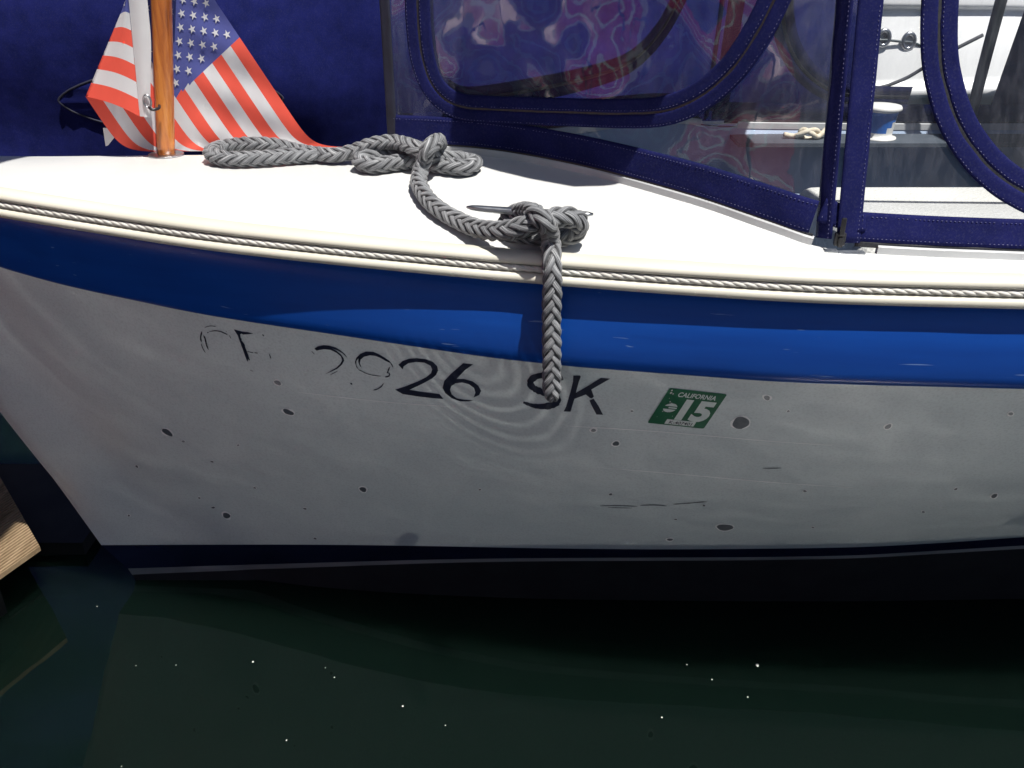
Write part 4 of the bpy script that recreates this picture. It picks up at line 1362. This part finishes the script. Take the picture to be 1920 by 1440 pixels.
st = [PY(u, v, 3.50) for u, v in ((1640,76),(1660,75),(1690,78),(1712,80),(1730,88),(1745,96))]
Vr, Fr = sweep(catmull(st, 0.02), circ(0.005, 6)); mesh('rub_line', Vr, Fr, M_hullshade, cru)
tag(cru, 'white motor cruiser with two round hull ports moored on the far side', 'motor cruiser')
ml = [PY(1640,167,3.33), PY(1665,160,3.33), PY(1700,146,3.33), PY(1732,127,3.32), PY(1780,98,3.3), PY(1850,62,3.3)]
Vr, Fr = sweep(catmull(ml, 0.02), circ(0.0065, 8))
o = mesh('mooring_line', Vr, Fr, M_rope); tag(o, 'thin dark mooring line slanting across the white cruiser', 'rope')
# blue-grey cover on the cruiser's stern
M_bluegrey = mottled('blue_grey_cover', (0.18, 0.21, 0.30), (0.26, 0.29, 0.38), 8, 0.8, bscale=60, bstr=0.3, bdist=0.003)
eng = empty('covered_outboard', (2.0, 3.16, 0.6))
V = []
zs = [0.60, 0.62, 0.70, 0.80, 0.90, 1.0, 1.08, 1.12, 1.13]
for j, z in enumerate(zs):
    rr = [1.0, 1.02, 1.0, 0.97, 0.95, 0.9, 0.75, 0.45, 0.02][j]
    for k in range(28):
        a = 2*pi*k/28
        w = 1 + 0.05*noise.noise(Vector((cos(a)*2, sin(a)*2, z*5)))
        cx_ = abs(cos(a))**0.5*(1 if cos(a) > 0 else -1); sy_ = abs(sin(a))**0.5*(1 if sin(a) > 0 else -1)
        V.append(Vector((1.92 + 0.20*rr*w*cx_ + 0.10*(z-0.6), 3.14 + 0.13*rr*w*sy_, z)))
fix_normals(mesh('cover', V, grid_faces(len(zs), 28, loop=True) + [tuple(range(28))], M_bluegrey, eng))
V = []
for j, (z, r) in enumerate([(-0.05, 0.05), (0.2, 0.05), (0.4, 0.06), (0.58, 0.09), (0.62, 0.10)]):
    for k in range(16): V.append(Vector((1.92 + r*cos(2*pi*k/16)*1.2, 3.14 + r*sin(2*pi*k/16), z)))
fix_normals(mesh('leg', V, grid_faces(5, 16, loop=True), M_black, eng))
tag(eng, 'outboard motor under a blue-grey cover by the white cruiser', 'outboard')

# ================================================================== docks
m, nt, p, out = new_mat('dock_timber')
nA = noise_tex(nt, coords(nt, (16, 1.2, 6)), 5.0, 6, 0.65)
rA = ramp(nt, nA.outputs['Fac'], [(0.3, (0.16, 0.105, 0.055)), (0.55, (0.27, 0.19, 0.11)), (0.75, (0.36, 0.27, 0.165))])
nt.links.new(rA.outputs[0], p.inputs['Base Color']); p.inputs['Roughness'].default_value = 0.85
bb = bump(nt, nA.outputs['Fac'], 0.4, 0.002); nt.links.new(bb.outputs[0], p.inputs['Normal'])
M_timber = m
M_float = mottled('dock_float', (0.012, 0.012, 0.012), (0.025, 0.024, 0.022), 12, 0.7)
dock = empty('bow_dock', (-1.6, 2.0, 0.0))
ang = math.atan2(0.055, 0.13)          # the dock's edge runs slightly askew to the boat
e0 = PZ(15, 1066, 0.115); e1 = PZ(130, 985, 0.115)
ed = (e1-e0); ed.z = 0; ed.normalize()
side_v = Vector((-ed.y, ed.x, 0))      # away from the boat
if side_v.x > 0: side_v = -side_v
def plank_mesh(width, length, nrib):
    prof = [(0, -0.010), (0, 0.0)]
    for i in range(nrib):
        x0 = width*i/nrib; w = width/nrib
        prof += [(x0 + w*0.22, 0.0), (x0 + w*0.30, -0.0070), (x0 + w*0.70, -0.0070), (x0 + w*0.78, 0.0)]
    prof += [(width, 0.0), (width, -0.010)]
    return prof
prof = plank_mesh(0.138, 2.6, 18)
L0 = PZ(75, 1025, 0.115); L1 = PZ(35, 955, 0.115); LD = L1 - L0
def t_end(q):
    """distance along the plank to the end of the dock"""
    det = ed.x*(-LD.y) + LD.x*ed.y
    r = L0 - q
    return (r.x*(-LD.y) + LD.x*r.y)/det
for k in range(9):
    org = e0 - ed*0.9 + side_v*(k*0.145)
    V = [org + side_v*a + Vector((0, 0, b)) for a, b in prof]
    V += [org + side_v*a + ed*t_end(org + side_v*a) + Vector((0, 0, b)) for a, b in prof]
    n = len(prof)
    F = [(i, (i+1) % n, (i+1) % n + n, i+n) for i in range(n)] + [tuple(range(n))[::-1], tuple(range(n, 2*n))]
    fix_normals(mesh('plank', V, F, M_timber, dock, smooth=False))
c = e0 + ed*0.4 + side_v*0.66
rotm = Matrix((ed, side_v, Vector((0, 0, 1)))).transposed()
V, F = box(e0 - ed*0.52 + side_v*0.68 + Vector((0, 0, -0.09)), 0.9, 1.1, 0.115, rotm)
mesh('float', V, F, M_float, dock, smooth=False)
V, F = box(e0 - ed*0.45 + side_v*0.05 + Vector((0, 0, -0.072)), 0.9, 0.02, 0.085, rotm)
mesh('fascia_board', V, F, mottled('tarred_timber', (0.010, 0.009, 0.008), (0.02, 0.018, 0.015), 20, 0.7), dock, smooth=False)
V, F = box((-1.32, 1.64, -0.02), 0.90, 0.30, 0.10)  # black box standing in for shaded dock; the shade is its colour
mesh('float', V, F, M_float, dock, smooth=False)
tag(dock, 'low timber dock with ribbed planks under the bow', 'dock')

M_pier = mottled('weathered_pier', (0.085, 0.080, 0.072), (0.14, 0.13, 0.12), 9, 0.85, bscale=70, bstr=0.4, bdist=0.003, stretch=(8, 1, 1))
# the dock the picture is taken from
qd = empty('timber_pier', (0.0, -0.4, 0.28))
for k in range(26):
    x = -3.4 + k*0.27
    V, F = box((x, -0.35, 0.265 + random.uniform(-0.002, 0.002)), 0.258, 1.86, 0.035)
    add_bevel(mesh('plank', V, F, M_pier, qd, smooth=False), 0.004, 1)
V, F = box((0, 0.56, 0.17), 7.0, 0.05, 0.17)
mesh('fascia_board', V, F, M_pier, qd, smooth=False)
V, F = box((0, -0.35, 0.09), 6.9, 1.7, 0.24)
mesh('float', V, F, M_float, qd, smooth=False)
tag(qd, 'timber pier alongside the boat, where the viewer stands', 'pier')

# red and white runabout, unseen, added for its reflection in the windows
M_red = mottled('added_red_gelcoat', (0.60, 0.02, 0.09), (0.68, 0.03, 0.12), 5, 0.25)
rb = empty('added_red_runabout', (-4.0, -1.2, 0.0))
rdir = Vector((-0.30, 0.954, 0)); rnor = Vector((0.954, 0.30, 0))
def rrow(z, off, w):
    out_ = []
    for i in range(41):
        s = i/40
        q = Vector((-2.9, -3.6, 0)) + rdir*(6.2*s) + rnor*(off - 0.7*max(0, (s-0.62)/0.38)**2*w)
        out_.append(Vector((q.x, q.y, z + 0.10*s*s)))
    return out_
BANDS = [('bottom', -0.1, -0.35, M_red), ('white_band', 0.30, 0.0, M_gel2), ('red_band', 0.46, 0.06, M_red), ('white_stripe', 0.70, 0.12, M_gel2), ('added_red_topside', 0.78, 0.13, M_red), ('added_white_gunwale', 0.98, 0.15, M_gel2), ('added_cabin_side', 1.06, 0.12, M_red), ('added_cabin_stripe', 1.22, 0.0, M_gel2), ('cabin_top', 1.30, -0.08, M_red), ('cabin_trim', 1.55, -0.32, M_gel2), ('cabin_roof', 1.64, -0.42, M_red), (None, 1.96, -0.75, None)]
for (nm, z0, o0, mt), (_, z1, o1, _m) in zip(BANDS, BANDS[1:]):
    fix_normals(mesh(nm, rrow(z0, o0, 1) + rrow(z1, o1, 1), grid_faces(2, 41, True), mt, rb))
mesh('deck', rrow(1.96, -0.75, 1) + rrow(2.0, -1.0, 0.5) + rrow(1.96, -1.3, -0.2), grid_faces(3, 41, True), M_gel2, rb)
mesh('added_far_side', rrow(1.96, -1.3, -0.2) + rrow(-0.1, -1.0, -0.1), grid_faces(2, 41, True), M_red, rb)
tag(rb, 'added red runabout with white bands, for reflections in the vinyl windows', 'runabout')

# added unseen canopy over the pier's left end to shade the bow dock
cnp = empty('added_shade_canopy', (-1.75, -0.3, 0.28))
for x_, y_ in ((-0.72, 0.42), (-0.72, -1.1), (-2.9, 0.42), (-2.9, -1.1)):
    V_, F_ = sweep([Vector((x_, y_, 0.28 + 0.1*k)) for k in range(17)], circ(0.022, 12), Vector((0, 1, 0)))
    mesh('added_canopy_post', V_, F_, M_alu, cnp)
V_ = []
for j in range(13):
    s_ = j/12
    for k in range(25):
        x_ = -3.1 + 2.652*k/24
        V_.append(Vector((x_, -1.3 + 2.55*s_, 1.88 + 0.22*sin(pi*s_) + 0.01*sin(k*1.3))))
rf = mesh('added_awning', V_, grid_faces(13, 25), M_canvas2, cnp)
sol = rf.modifiers.new('thickness', 'SOLIDIFY'); sol.thickness = 0.003
tag(cnp, 'added navy canopy on four posts, unseen, shading the bow dock', 'canopy')

# floating specks on the water
V = []; F = []
M_speck = mottled('floating_speck', (0.55, 0.55, 0.48), (0.72, 0.72, 0.66), 200, 0.8)
SP = [(182,1137,1.2),(255,1248,1.2),(474,1241,2.2),(627,1270,1.5),(755,1324,2.0),(537,1388,1.6),(610,1252,1.2),(798,1199,1.0),(669,1305,1.0),(835,1360,1.2),(817,1370,1.0),(330,1247,1.2),(214,1303,1.0),(228,1437,1.2),(58,1230,1.0),
      (1420,1247,4.2),(1241,1345,2.0),(1402,1307,1.6),(1288,1246,1.4),(1335,1274,1.5),(1335,1238,1.0),(1038,1314,1.0),(1225,1354,1.0),(1032,1386,1.0),(1250,1364,1.0),(1290,1363,1.0)]
for u, v, r in [q for q in SP if q[2] > 1.0]:
    c = PZ(u, v, 0.001); rr = r/FPX*1.55*0.8
    o = len(V); n = 7
    V += [c + Vector((rr*cos(2*pi*k/n)*random.uniform(0.7, 1.2), rr*1.3*sin(2*pi*k/n)*random.uniform(0.7, 1.2), 0)) for k in range(n)] + [c + Vector((0, 0, rr*0.7))]
    F += [(o+k, o+(k+1) % n, o+n) for k in range(n)]
sp = mesh('floating_specks', V, F, M_speck)
tag(sp, 'tiny pale specks floating on the dark water', 'debris', kind='stuff')
